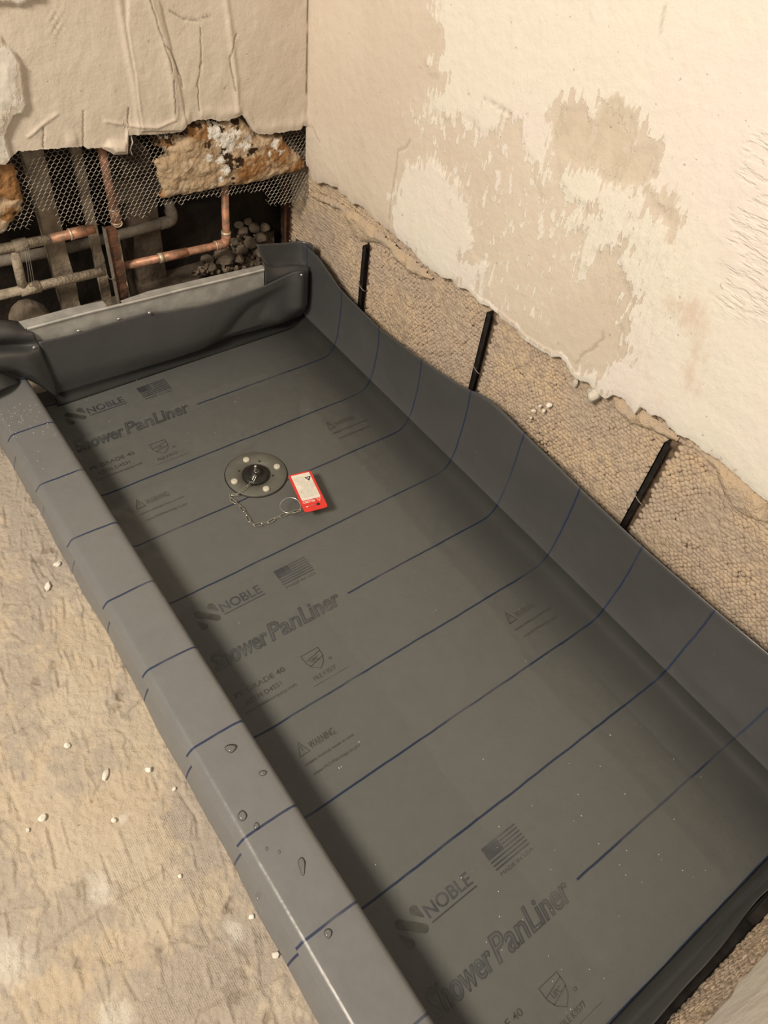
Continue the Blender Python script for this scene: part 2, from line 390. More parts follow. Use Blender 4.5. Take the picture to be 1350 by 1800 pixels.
def water_mat():
    m = bpy.data.materials.new('clear_water'); m.use_nodes = True; nt = m.node_tree
    for n in list(nt.nodes): nt.nodes.remove(n)
    out = nt.nodes.new('ShaderNodeOutputMaterial')
    tr = nt.nodes.new('ShaderNodeBsdfTransparent'); tr.inputs[0].default_value = (0.955, 0.96, 0.935, 1)
    gl = nt.nodes.new('ShaderNodeBsdfGlossy'); gl.inputs['Roughness'].default_value = 0.012
    fr = nt.nodes.new('ShaderNodeFresnel'); fr.inputs['IOR'].default_value = 1.333
    mx = nt.nodes.new('ShaderNodeMixShader')
    p = pos_n(nt); bp = nt.nodes.new('ShaderNodeBump'); bp.inputs['Distance'].default_value = 0.0012; bp.inputs['Strength'].default_value = 0.25
    nt.links.new(noise_n(nt, p, 16, 2), bp.inputs['Height'])
    nt.links.new(bp.outputs[0], gl.inputs['Normal']); nt.links.new(bp.outputs[0], fr.inputs['Normal'])
    nt.links.new(fr.outputs[0], mx.inputs[0]); nt.links.new(tr.outputs[0], mx.inputs[1]); nt.links.new(gl.outputs[0], mx.inputs[2])
    nt.links.new(mx.outputs[0], out.inputs[0]); return m
M_WATER = water_mat()
def drop_mat():
    m = M_WATER.copy(); m.name = 'water_drop'; nt = m.node_tree
    for n in nt.nodes:
        if n.type == 'BUMP': n.inputs['Strength'].default_value = 0.02
        if n.type == 'BSDF_TRANSPARENT': n.inputs[0].default_value = (0.95, 0.95, 0.94, 1)
        if n.type == 'FRESNEL': n.inputs['IOR'].default_value = 1.36
    return m
M_DROP = drop_mat()

# ================================================================== SETTING
XW = 0.715      # right wall, plaster face
YF = 0.050      # far wall, plaster face
YN = -1.545     # near wall, plaster face

# ---- slab under everything, then the rough mortar floor outside the pan
gx = np.concatenate([np.linspace(-1.0, -0.57, 60), np.linspace(-0.568, -0.068, 250)]); gy = np.concatenate([np.linspace(-1.9, -1.42, 60), np.linspace(-1.418, 0.16, 780)])
X, Y = np.meshgrid(gx, gy); nx, ny = len(gx), len(gy)
low = fbm(X*5+3, Y*5, 5, 3)
patch = fbm(X*8+1, Y*5+4, 44, 5)
patch2 = fbm(X*10+7, Y*7+2, 47, 5)
WX = X+0.0035*fbm(X*70, Y*70, 61, 3); WY = Y+0.004*fbm(X*60+9, Y*60, 62, 3)
Z = -0.002+0.004*low+0.0022*sstep(0.0, 0.02, patch)+0.0015*sstep(0.05, 0.065, patch2)+0.0024*fbm(X*55, Y*40, 8, 3)+0.0026*fbm(X*150, Y*150, 9, 3)
gq = np.random.default_rng(19)                               # trowel strokes: short ridges and gouges, roughly along the curb
for _ in range(420):
    cx, cy = gq.uniform(-0.56, -0.09), gq.uniform(-1.30, 0.0); ln = gq.uniform(0.008, 0.032); wd = gq.uniform(0.0018, 0.0042); an = gq.normal(0.18, 0.13); h = gq.choice([1, -1.2, 0.8])*gq.uniform(.0008, .0024)
    i0, i1 = np.searchsorted(gx, [cx-.045, cx+.045]); j0, j1 = np.searchsorted(gy, [cy-.045, cy+.045])
    sl_ = np.s_[j0:j1, i0:i1]; dx = WX[sl_]-cx; dy = WY[sl_]-cy; al = dx*math.sin(an)+dy*math.cos(an); ac = dx*math.cos(an)-dy*math.sin(an)
    Z[sl_] += h*sstep(1, 0.85, np.abs(al)/ln)*sstep(1.0, 0.2, np.abs(ac)/wd*(1+0.5*np.sign(ac)*np.sign(h)))
pit = np.zeros_like(X); powder = np.zeros_like(X)
for (u, v, r) in [(198, 1182, 9), (206, 1243, 12), (214, 1220, 8), (58, 905, 8), (70, 985, 9), (86, 968, 10), (62, 880, 6), (417, 1745, 15), (280, 1683, 13), (410, 1585, 10), (400, 1600, 8), (425, 1710, 9), (66, 1198, 8), (95, 1170, 9), (150, 1560, 20), (468, 1790, 8)]:
    q = atz(u, v); d = np.hypot(X-q[0], (Y-q[1])*0.8)+0.024*fbm(X*110, Y*110, u, 4); s = 1-sstep(0.1*r*0.0011, 0.9*r*0.0011, d)
    pit = np.maximum(pit, s); Z -= 0.003*s
for (u, v, r) in [(410, 1634, 22), (178, 1562, 30), (20, 1690, 40), (100, 990, 16), (262, 1352, 14), (205, 1790, 30), (215, 1435, 12)]:
    q = atz(u, v); d = np.hypot((X-q[0]), (Y-q[1])*0.7)+0.02*fbm(X*70, Y*50, u, 4); powder = np.maximum(powder, 0.6*(1-sstep(0.1*r*0.0011, 0.9*r*0.0011, d+0.03*np.abs(fbm(X*40, Y*40, u+5, 4)))))
crk = np.zeros_like(X)
for line in ([(3, 1070), (10, 1060), (40, 1062), (82, 1035), (88, 1020)], [(5, 1085), (20, 1110), (45, 1128)], [(345, 1800), (352, 1778), (400, 1752), (440, 1745), (480, 1725), (500, 1712)],
             [(60, 1680), (190, 1590), (300, 1520)], [(0, 1300), (60, 1270)], [(215, 1260), (250, 1228)]):
    L = [atz(u, v)[:2] for u, v in line]; crk = np.maximum(crk, 1-sstep(0.0006, 0.0028, pdist(L, X, Y)+0.0015*fbm(X*200, Y*200, 3, 2)))
Z -= 0.002*crk; pit = np.maximum(pit, 0.45*crk)
pitn = sstep(0.27, 0.38, fbm(X*45, Y*35, 77, 3)); pit = np.maximum(pit, 0.6*pitn); Z -= 0.002*pitn
wv = sdist([atz(u, v)[:2] for u, v in ((150, 1800), (190, 1500), (330, 1380), (560, 1800))], X, Y)
weave = sstep(-0.01, 0.03, wv+0.05*fbm(X*12, Y*12, 60, 3))
Z = np.clip(Z, -0.009, 0.0085)
Z = np.where(X > -0.095, np.minimum(Z, 0.0), Z)
fl = mesh_np('floor', np.stack([X, Y, Z], -1).reshape(-1, 3), grid_faces(ny, nx), M_FLOOR,
             attrs={'patch': np.maximum(patch, patch2-0.05)-0.01, 'pit': pit, 'powder': powder, 'weave': weave})
tag(fl, kind='structure')
bm = bmesh.new(); box_bm(bm, -1.0, 0.78, -1.9, 0.36, -0.06, -0.012)
adopt(bm_obj('slab', bm, M_FLOOR), fl)

# ---- right wall: plaster coat with a broken lower edge
edge_px = [(541, 296), (546, 318), (556, 323), (566, 322), (578, 328), (590, 330), (596, 340), (606, 345), (612, 356), (628, 361), (636, 366), (652, 384), (683, 408), (722, 440), (745, 465),
           (775, 489), (793, 491), (803, 504), (812, 508), (822, 512), (845, 534), (858, 538), (885, 565), (905, 578), (913, 592), (945, 616), (965, 626), (983, 628), (994, 640), (1002, 658), (1016, 670),
           (1033, 673), (1040, 682), (1056, 698), (1065, 702), (1074, 696), (1098, 704), (1106, 716), (1114, 729), (1122, 717), (1133, 720), (1143, 732), (1160, 734), (1175, 748), (1192, 765), (1214, 776), (1232, 792), (1262, 808), (1284, 828), (1308, 850), (1340, 876), (1352, 886)]
E_ = np.array([atx(u, v, XW) for u, v in edge_px]); ey, ez = E_[:, 1], E_[:, 2]
o_ = np.argsort(ey); ey, ez = np.append(-1.6, ey[o_]), np.append(0.43, ez[o_])
nc, nr = 540, 210
yy = np.linspace(YF+0.004, -1.6, nc)
zb = np.interp(yy, ey, ez)+0.006*fbm(yy*60, yy*0, 3, 4)+0.003*fbm(yy*250, yy*0, 4, 2)
tt = np.linspace(0, 1, nr)
ZZ = zb[None, :]+(1.30-zb[None, :])*(tt[:, None]**1.25); YY = np.repeat(yy[None, :], nr, 0)
def px_poly(pts, x=XW): return [tuple(atx(u, v, x)[1:]) for u, v in pts]
def px540(pts): return [(540+a*.3037, b*.3037) for a, b in pts]
def px900(pts): return [(900+a/3, 150+b/3) for a, b in pts]
cream1 = px540([(760, -300), (760, 0), (745, 170), (735, 300), (695, 350), (705, 420), (770, 450), (730, 520), (725, 640), (830, 700), (900, 690), (1000, 760), (1100, 760), (1190, 690), (1250, 700), (1250, 860), (1310, 930)]) + \
    px900([(130, 490), (170, 570), (215, 520), (200, 350), (215, 180), (280, 100), (360, 130), (430, 180), (480, 90), (560, 95), (640, 150), (670, 260), (650, 310), (740, 350), (760, 470), (700, 540), (780, 650), (900, 720), (830, 760), (760, 680), (700, 540), (540, 520), (480, 500), (440, 440), (360, 420), (270, 400), (250, 500), (320, 600), (430, 660), (280, 710), (330, 750), (400, 770), (330, 890), (370, 1000), (440, 890), (570, 870), (570, 940), (610, 1000), (620, 1140), (600, 1220), (580, 1330)]) + \
    [(1095, 605), (1082, 620), (1073, 645), (1035, 658), (1002, 660), (1030, 690), (1100, 720), (1200, 790), (1400, 930), (1700, 700), (1700, -300)]
cream2 = [(713, 288), (730, 290), (760, 280), (783, 304), (807, 322), (830, 358), (825, 392), (832, 420), (822, 450), (865, 465), (830, 500), (845, 530), (800, 510), (740, 470), (683, 410), (690, 370), (700, 320)]
Cr = np.maximum(sdist(px_poly(cream1), YY, ZZ), sdist(px_poly(cream2), YY, ZZ))
Cr = np.clip(Cr, -0.06, 0.06)
low_edge = ZZ-zb[None, :]
Cr = np.maximum(Cr, np.where((low_edge < 0.012) & (YY < -0.45), 0.02-low_edge*1.5, -1))
dampP = [px900([(225, 190), (270, 100), (340, 100), (420, 190), (430, 260), (440, 420), (260, 390), (240, 300)]), px900([(460, 110), (530, 95), (640, 155), (665, 260), (600, 330), (740, 360), (750, 460), (690, 510), (560, 500), (480, 470), (450, 250)]),
         px900([(715, 545), (790, 560), (870, 620), (890, 720), (850, 760), (840, 690), (760, 650)])]
Dm = np.max([sdist(px_poly(q), YY, ZZ) for q in dampP], 0)
St = np.max([sdist(px_poly([(1165, 530), (1205, 515), (1235, 500), (1250, 540), (1245, 600), (1225, 640), (1230, 690), (1205, 690), (1205, 600), (1180, 560)]), YY, ZZ),
             sdist(px_poly([(1290, 560), (1350, 500), (1350, 510), (1285, 577)]), YY, ZZ), sdist(px_poly([(1130, 640), (1145, 655), (1165, 705), (1155, 712), (1140, 680)]), YY, ZZ)], 0)
fleck = sstep(-0.005, 0.05, sdist(px_poly([(690, 180), (760, 150), (900, 190), (990, 330), (1010, 540), (930, 620), (860, 560), (830, 400), (740, 300), (700, 330)]), YY, ZZ))
tanf = sstep(0, 0.05, sdist(px_poly([(690, 270), (800, 270), (850, 420), (1100, 620), (1250, 560), (1200, 200), (900, 120), (740, 150)]), YY, ZZ))
comb = sstep(0, 0.03, sdist(px_poly([(1010, 330), (1120, 330), (1240, 430), (1230, 560), (1150, 680), (1080, 640), (1030, 480)]), YY, ZZ))
comb2 = sstep(0, 0.03, sdist(px_poly([(1300, 210), (1400, 200), (1400, 600), (1240, 560), (1260, 420)]), YY, ZZ))
XX = XW+0.004*fbm(YY*4, ZZ*4, 70, 3)-0.0016*sstep(-.004, .006, Cr+0.03*fbm(YY*30, ZZ*30, 71, 4))+0.0016*fbm(YY*35, ZZ*20, 72, 4)
XX += 0.0035*np.exp(-low_edge/0.012)
crkR = np.zeros_like(YY)
for line in ([(540, 222), (549, 224), (556, 240), (562, 250)], [(683, 386), (687, 345), (692, 305), (698, 265), (712, 260), (720, 245)], [(852, 171), (900, 200)], [(1168, 10), (1160, 60)], [(1010, 640), (1030, 618), (1050, 608)], [(1040, 610), (1058, 596), (1060, 584)]):
    crkR = np.maximum(crkR, 1-sstep(0.0006, 0.0030, pdist(px_poly(line), YY+0.008*fbm(YY*60, ZZ*60, 5, 3), ZZ)))
XX += 0.002*crkR
V = np.stack([XX, YY, ZZ], -1)
lips = []
for k, (dx, dz) in enumerate([(0.020, 0.004), (0.012, -0.001), (0.005, -0.0015)]):
    l = V[0].copy(); l[:, 0] = XW+dx+0.003*fbm(yy*150, yy*0+k, 6, 2); l[:, 2] += dz+0.004*fbm(yy*120, yy*0+k*3, 9, 2); lips.append(l)
V = np.concatenate([np.array(lips), V], 0)
pad = lambda a, v: np.concatenate([np.full((3, nc), v), a], 0)
orange = np.zeros_like(V[..., 0]); om = sstep(0, .02, -(yy+.95))*sstep(0, .02, yy+1.19)*sstep(-0.05, 0.12, fbm(yy*25, yy*0, 12, 3))
orange[:3] = om[None, :]*0.8; orange[3] = 0.3*om
wr = mesh_np('wall_right', V.reshape(-1, 3), grid_faces(nr+3, nc), M_PLASTER,
             attrs={'cream': pad(Cr, 0.01), 'damp': pad(Dm, -0.2), 'stain': pad(St, -0.2), 'fleck': pad(fleck, 0), 'tanfleck': pad(tanf, 0), 'comb': pad(comb, 0), 'comb2': pad(comb2, 0), 'crack': pad(0.30*crkR, 0), 'orange': orange})
tag(wr, kind='structure')

# exposed back of the lath: dark backing with thousands of squeezed plaster keys
XK = 0.738
bm = bmesh.new(); box_bm(bm, XK+0.0026, XK+0.03, -1.62, 0.34, -0.006, 0.50)
adopt(bm_obj('lath_backing', bm, M_KEYBASE), wr)
smears_px = [[(543, 334), (575, 345), (625, 372), (668, 408), (720, 450), (765, 492), (742, 492), (716, 478), (690, 452), (684, 440), (668, 430), (640, 428), (622, 418), (612, 398), (600, 372), (570, 360), (548, 350)],
             [(1072, 694), (1100, 704), (1116, 726), (1130, 718), (1162, 740), (1196, 768), (1190, 778), (1170, 770), (1140, 757), (1105, 745), (1080, 722)],
             [(1199, 768), (1262, 805), (1330, 866), (1352, 880), (1352, 925), (1290, 900), (1268, 868), (1252, 820), (1215, 788)]]
XS = 0.729
smears = [px_poly(q, XS) for q in smears_px]
chan = [(-0.184, 0.300), (-0.581, 0.372), (-1.007, 0.392), (0.150, 0.36)]
def keys(ylo, yhi, zlo, zhi, place, seedk, excl):
    g = np.random.default_rng(seedk)
    rows = np.arange(zlo, zhi, 0.0070); P = []
    for i, z in enumerate(rows):
        ys = np.arange(ylo, yhi, 0.0092)+(i % 2)*0.0046
        P.append(np.stack([ys, np.full_like(ys, z)], 1))
    P = np.vstack(P); warp = fbm(P[:, 0]*9, P[:, 1]*9, 15, 2)
    P[:, 1] += 0.022*warp+0.006*fbm(P[:, 0]*30, P[:, 1]*30, 16, 2)+g.normal(0, 0.0007, len(P)); P[:, 0] += 0.018*fbm(P[:, 0]*8, P[:, 1]*8, 25, 2)+g.normal(0, 0.0008, len(P))
    P = P[excl(P[:, 0], P[:, 1])]
    n = len(P); big = 1+0.30*sstep(0.12, 0.3, fbm(P[:, 0]*30, P[:, 1]*30, 33, 3))+g.normal(0, 0.07, n)
    fl_ = sstep(0.0, 0.2, fbm(P[:, 0]*16, P[:, 1]*16, 53, 3))              # patches where the keys are smeared flat together
    R = np.stack([0.0046*big*(1-0.45*fl_), 0.0058*big*g.uniform(.85, 1.25, n)*(1+0.3*fl_), 0.0046*big*g.uniform(.9, 1.25, n)*(1+0.2*fl_)], 1)
    far = sstep(-.16, -.08, P[:, 0]) if ylo < -1 else np.zeros(n)
    R[:, 1] *= 1+0.7*far; R[:, 2] *= 1-0.16*far; R[:, 0] *= 1-0.25*far
    a = g.normal(0.35, 0.30, n)*(1-0.9*far)+0.5*fbm(P[:, 0]*12, P[:, 1]*12, 57, 2)
    nb = np.random.default_rng(3).uniform(0.84, 1.16, (24, len(ICO2)))[g.integers(0, 24, n)]
    L = ICO2[None]*nb[:, :, None]*R[:, None, :]
    ca, sa = np.cos(a)[:, None], np.sin(a)[:, None]
    yl = L[..., 1]*ca-L[..., 2]*sa; zl = L[..., 1]*sa+L[..., 2]*ca
    depth = 0.007*fbm(P[:, 0]*14, P[:, 1]*14, 41, 3)+g.normal(0, 0.0005, n)-0.0008*fl_
    Vw = place(L[..., 0]+depth[:, None], yl+P[:, 0:1], zl+P[:, 1:2])
    # keep only the half that faces the room
    Ff = ICOF2[(ICO2[ICOF2].mean(1)[:, 0] < 0.35)]
    F = (Ff[None]+(np.arange(n)*len(ICO2))[:, None, None]).reshape(-1, 3)
    return Vw.reshape(-1, 3), F
def exclR(y, z):
    k = (z < np.interp(y, ey, ez)+0.01)
    for yc, zt in chan: k &= ~((np.abs(y-yc-0.002) < 0.0115) & (z < zt+0.006))
    for q in smears: k &= sdist(q, y, z) < 0.007
    return k
V, F = keys(-1.60, 0.16, 0.10, 0.455, lambda a, b, c: np.stack([XK+a, b, c], -1), 5, exclR)
tag(adopt(mesh_np('plaster_keys', V, F, M_KEYS), wr), kind='stuff')

def lump_patch(name, poly, place, res, thick, edge, seed, mat, parent, nz=0.35, ragged=0.004, attrs=None, freq=40):
    P = np.asarray(poly); a0, b0 = P.min(0)-0.008; a1, b1 = P.max(0)+0.008
    A, B = np.meshgrid(np.arange(a0, a1, res), np.arange(b0, b1, res))
    d = sdist(poly, A, B)+ragged*2*fbm(A*90, B*90, seed, 4)
    h = thick*(1-np.exp(-np.maximum(d, 0)/edge))*(1+nz*2*fbm(A*freq, B*freq, seed+1, 4))
    V = place(A, B, h).reshape(-1, 3)
    F = grid_faces(A.shape[0], A.shape[1], keep=(d > 0).ravel())
    at = {k: f(A, B).ravel() for k, f in (attrs or {}).items()}
    V, F, at = compact(V, F, at)
    o = mesh_np(name, V, F, mat, attrs=at)
    if parent is not None: adopt(o, parent)
    return o
for i, q in enumerate(smears):
    lump_patch('mortar_smear', q, lambda A, B, h: np.stack([XS+0.006-h, A, B], -1), 0.0024, 0.013, 0.006, 80+i, M_SMEAR, wr, nz=0.5, freq=60)

# ---- far wall: cracked plaster hanging above the open cavity
fe_px = [(-60, 290), (0, 287), (12, 284), (21, 274), (33, 266), (70, 262), (110, 260), (147, 257), (153, 262), (178, 259), (190, 266), (199, 272), (212, 271), (224, 270), (225.5, 237), (249, 236), (299, 234), (319, 232), (326, 222), (334, 216), (348, 211.5),
         (373, 209.5), (385, 214), (398, 212), (415, 207), (425, 201), (435.5, 211.5), (442, 222), (448, 232), (464, 237), (498, 232), (520, 229), (529, 228), (532, 221), (543, 220)]
E2 = np.array([aty(u, v, YF) for u, v in fe_px]); fx, fz = E2[:, 0], E2[:, 2]
xx = np.linspace(-0.35, XW+0.004, 560); nrf = 190
zb2 = np.interp(xx, fx, fz)+0.004*fbm(xx*80, xx*0, 13, 3)+0.002*fbm(xx*300, xx*0, 14, 2)
tz = np.linspace(0, 1, nrf)
Z2 = zb2[None]+(1.15-zb2[None])*(tz[:, None]**1.7); X2 = np.repeat(xx[None], nrf, 0)
def py_poly(pts, y=YF): return [(aty(u, v, y)[0], aty(u, v, y)[2]) for u, v in pts]
lump1 = py_poly([(-80, 40), (0, 60), (15, 78), (28, 90), (38, 110), (42, 150), (48, 185), (40, 200), (25, 205), (20, 215), (10, 240), (16, 262), (22, 275), (10, 290), (-80, 300)])
lump2 = py_poly([(-80, -60), (75, -60), (72, 2), (50, 3), (35, 12), (18, 10), (0, 6), (-80, 10)])
dl = np.maximum(sdist(lump1, X2, Z2), sdist(lump2, X2, Z2))+0.006*fbm(X2*90, Z2*90, 51, 4)
Y2 = YF+0.005*fbm(X2*6, Z2*6, 90, 3)+0.0022*fbm(X2*40, Z2*25, 91, 4)-0.009*sstep(0.0, 0.006, dl)-0.004*sstep(0.004, 0.03, dl)*(1+fbm(X2*60, Z2*60, 92, 3))
def ridge(line, w, h):
    global Y2
    Y2 = Y2-h*np.exp(-(pdist(py_poly(line), X2, Z2)/w)**2)
ridge([(206, -20), (222, 80), (236, 150), (245, 235)], 0.006, 0.003); ridge([(255, -20), (285, 60), (300, 130), (308, 205)], 0.007, 0.0025)
ridge([(395, -20), (405, 60), (415, 140), (418, 195)], 0.006, 0.0035); ridge([(185, 213), (225, 220), (275, 222), (305, 210)], 0.003, 0.0022)
ridge([(50, 240), (75, 218), (100, 200)], 0.003, 0.0022)
# a slanting step where one coat overlaps the next
sidx = sdist(py_poly([(222, -60), (222, 40), (236, 130), (247, 230), (330, 230), (312, 130), (295, 60), (262, -60)]), X2, Z2)
Y2 -= 0.0032*sstep(-0.001, 0.003, sidx+0.004*fbm(X2*50, Z2*50, 96, 3))
lowe = Z2-zb2[None]
Y2 -= 0.003*np.exp(-((lowe-0.012)/0.012)**2)*sstep(0, .05, fbm(X2*12, X2*0, 95, 2)+.05)
flap = sdist(py_poly([(178, 258), (190, 242), (224, 246), (226, 270), (199, 273)]), X2, Z2); Y2 -= 0.010*sstep(0, 0.012, flap)
dots = sstep(0.002, 0.02, sdist(py_poly([(68, 10), (120, 5), (125, 70), (80, 75)]), X2, Z2)); Y2 -= dots*0.0022*(np.sin(X2*560)*np.sin(Z2*480+X2*100))
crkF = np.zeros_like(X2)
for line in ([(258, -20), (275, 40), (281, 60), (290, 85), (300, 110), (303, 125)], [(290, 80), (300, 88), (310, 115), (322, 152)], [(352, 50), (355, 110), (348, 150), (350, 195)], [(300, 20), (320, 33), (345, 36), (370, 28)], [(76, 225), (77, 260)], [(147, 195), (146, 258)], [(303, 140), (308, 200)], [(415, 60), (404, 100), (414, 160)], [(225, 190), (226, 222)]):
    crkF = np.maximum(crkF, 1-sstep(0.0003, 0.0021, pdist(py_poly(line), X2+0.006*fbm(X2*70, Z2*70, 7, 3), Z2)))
crkF = np.maximum(crkF, sstep(XW-.0055, XW-.0035, X2)*sstep(-0.12, 0.05, fbm(X2*30, Z2*22, 99, 3)))  # corner gap, its shade painted like the cracks
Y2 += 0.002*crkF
V = np.stack([X2, Y2, Z2], -1); lips = []
for k, (dy, dz) in enumerate([(0.020, 0.003), (0.013, -0.001), (0.006, -0.001)]):
    l = V[0].copy(); l[:, 1] = YF+dy+0.002*fbm(xx*150, xx*0+k, 6, 2); l[:, 2] += dz+0.003*fbm(xx*120, xx*0+k*3, 19, 2); lips.append(l)
V = np.concatenate([np.array(lips), V], 0)
pad = lambda a, v: np.concatenate([np.full((3, len(xx)), v), a], 0)
Cf = np.clip(dl*1.2-0.004, -0.05, 0.05)
zero = np.zeros_like(V[..., 0])
wf = mesh_np('wall_far', V.reshape(-1, 3), grid_faces(nrf+3, len(xx), flip=True), M_PLASTER,
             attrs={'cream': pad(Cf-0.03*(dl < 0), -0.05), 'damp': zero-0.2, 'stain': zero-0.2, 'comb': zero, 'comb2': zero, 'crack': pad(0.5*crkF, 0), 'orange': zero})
tag(wf, kind='structure')

# cavity shell behind the far wall
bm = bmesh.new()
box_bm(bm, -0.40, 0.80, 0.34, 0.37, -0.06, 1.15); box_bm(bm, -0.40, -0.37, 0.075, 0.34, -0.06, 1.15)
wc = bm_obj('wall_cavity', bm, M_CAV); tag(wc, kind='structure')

# ---- near wall, bottom right: plaster, keys and a dark gap
YKN = -1.556
bm = bmesh.new(); box_bm(bm, -0.12, 0.75, YKN-0.03, YKN-0.0024, -0.006, 0.9)
bk = bm_obj('lath_backing', bm, M_KEYBASE)
ne = np.array([aty(u, v, YN) for u, v in ((1236, 1802), (1250, 1790), (1266, 1770), (1285, 1752), (1295, 1730), (1318, 1708), (1332, 1690), (1350, 1668))])
nxs = np.linspace(-0.12, 0.75, 240); o_ = np.argsort(ne[:, 0])
zbn = np.interp(nxs, ne[o_, 0], ne[o_, 2])+0.005*fbm(nxs*70, nxs*0, 3, 4); tn = np.linspace(0, 1, 60)
Xn = np.repeat(nxs[None], 60, 0); Zn = zbn[None]+(0.85-zbn[None])*tn[:, None]**1.4
Yn = YN+0.004*fbm(Xn*12, Zn*12, 6, 4); zero = np.full(Xn.shape, -0.2)
V = np.stack([Xn, Yn, Zn], -1); l = V[0].copy(); l[:, 1] -= 0.02; V = np.concatenate([l[None], V], 0)
z1 = np.zeros(V.shape[:2]); wn = mesh_np('wall_near', V.reshape(-1, 3), grid_faces(61, 240), M_PLASTER,
    attrs={'cream': z1+0.04, 'damp': z1-0.2, 'stain': z1-0.2, 'comb': z1, 'comb2': z1, 'crack': z1, 'orange': z1})
tag(wn, kind='structure'); adopt(bk, wn)
V, F = keys(0.0, 0.70, 0.104, 0.34, lambda a, b, c: np.stack([b, YKN-a*0.9, c], -1), 9, lambda y, z: z < np.interp(y, ne[o_, 0], ne[o_, 2])+0.01)
tag(adopt(mesh_np('plaster_keys', V, F[:, ::-1], M_KEYS), wn), kind='stuff')

# ================================================================== SHOWER PAN LINER
pan = thing('shower_pan_liner', (0.33, -0.76, 0.0), 'grey waterproof shower pan liner with blue guide lines, folded over the curb', 'pan liner')
ztop = np.array([(.06, .205), (.03, .212), (0, .213), (-.05, .212), (-.10, .196), (-.152, .181), (-.305, .177), (-.457, .193), (-.575, .212), (-.612, .222), (-.625, .229), (-.66, .236), (-.70, .236), (-.762, .230), (-.914, .222), (-1.067, .219), (-1.22, .222), (-1.56, .235)])
def profile(y):
    zt = np.interp(-y, -ztop[:, 0], ztop[:, 1])
    w = math.sin(y*17)*0.0013+math.sin(y*41+1)*0.0008; w2 = math.sin(y*9+2)*0.002
    e = 0.006*sstep(-0.5, -1.3, y)
    pts = [(-.101-e+w, .0015), (-.100-e+w, .008), (-.095-e*.7+w*.6, .024), (-.0875, .042), (-.0855, .055), (-.0915+w2*.3, .067), (-.0946+w2*.3, .0748), (-.0948+w2*.3, .0772), (-.0930, .0800), (-.0892, .0850), (-.0864, .0882), (-.0828, .0904), (-.077, .0914), (-.05, .0916),
           (-.025, .0912), (-.011, .0905), (-.0035, .0875), (.0003, .081), (.0015, .066), (.003, .04), (.0055, .018), (.012, .0055), (.022, .0012), (.036, .0), (.10, .0), (.22, 0.), (.34, 0.), (.46, 0.), (.56, .0), (.62, .0), (.645, .0012), (.660, .005), (.6705, .0135),
           (.679, .029), (.6855, .055), (.6895, .09), (.6915, .13), (.6905+w2*.5, .13+(zt-.13)*.6), (.6885+w2, zt)]
    return crom(pts, 4)
ys = np.unique(np.round(np.concatenate([np.linspace(0.05, -1.535, 152), np.linspace(-0.60, -0.64, 12)]), 5))[::-1]
V = []
for y in ys:
    p = profile(y); V.append(np.stack([p[:, 0], np.full(len(p), y), p[:, 1]], 1))
V = np.array(V)
near = sstep(-1.49, -1.535, V[..., 1])                       # turn up into the near upstand
sheet = mesh_np('sheet', V.reshape(-1, 3), grid_faces(len(ys), V.shape[1], flip=True), M_LINER, attrs={'dust': np.where(V[..., 0] < 0.0005, 1.0, 0.80*sstep(0.70, 0.50, V[..., 0])*(V[..., 2] < 0.03))}); adopt(sheet, pan)  # whole curb and pan floor paler, fading out towards the right cove
def thicken(o, t=0.0012, off=-1):
    md = o.modifiers.new('thickness', 'SOLIDIFY'); md.thickness = t; md.offset = off
thicken(sheet)
# far upstand screwed to the steel track
hem_px = [(69, 598), (100, 591), (137, 583), (170, 572), (209, 561), (256, 547), (290, 545), (320, 539), (350, 535), (378, 528), (420, 515), (461, 501), (497, 484), (515, 474), (525, 471), (544, 475)]
def trky(x): return -0.004-0.016*np.clip((x-0.03)/0.55, 0, 1.2)
H = []
for u, v in hem_px:
    x = 0.3
    for _ in range(4): q = aty(u, v, float(trky(x))-0.0025); x = q[0]
    H.append(q)
H = np.array(H)
fxs = np.concatenate([np.linspace(0.040, 0.66, 104), np.linspace(0.663, 0.690, 14)]); nz_ = 36
zt = np.interp(fxs, H[:, 0], H[:, 2]); tq = np.linspace(0, 1, nz_)
XF = np.repeat(fxs[None], nz_, 0); ZF = zt[None]*(tq[:, None])
ytop = trky(fxs)-0.0025
YFp = 0.004+(ytop[None]-0.004)*sstep(0, 0.5, tq)[:, None]
YFp = YFp-0.010*np.exp(-(tq[:, None]/0.06)**2)                                  # soft cove at the bottom
YFp = YFp-0.014*np.exp(-((XF-0.30-0.25*(ZF))/0.16)**2)*np.sin(np.pi*tq)[:, None]          # belly
YFp = YFp-0.006+0.016*np.exp(-(((XF-0.50)-0.9*(ZF-0.07))/0.05)**2)*np.sin(np.pi*np.clip(tq*1.15, 0, 1))[:, None]   # slanting valley
YFp = YFp-0.016*np.exp(-((XF-0.648)/0.020)**2)*(sstep(0.18, 0.5, tq)*sstep(1.15, 0.75, tq))[:, None]            # roll beside the corner
YFp = YFp-0.010*np.exp(-(((XF-0.60)+0.6*(ZF-0.05))/0.035)**2)*np.exp(-((tq-0.28)/0.14)**2)[:, None]
YFp = np.where(tq[:, None] > 0.3, np.minimum(YFp, trky(XF)-0.002), YFp)
YFp = YFp+0.022*sstep(0.672, 0.690, XF)
fu = mesh_np('far_upstand', np.stack([XF, YFp, ZF], -1).reshape(-1, 3), grid_faces(nz_, len(fxs)), M_LINER_PLAIN); adopt(fu, pan); thicken(fu)
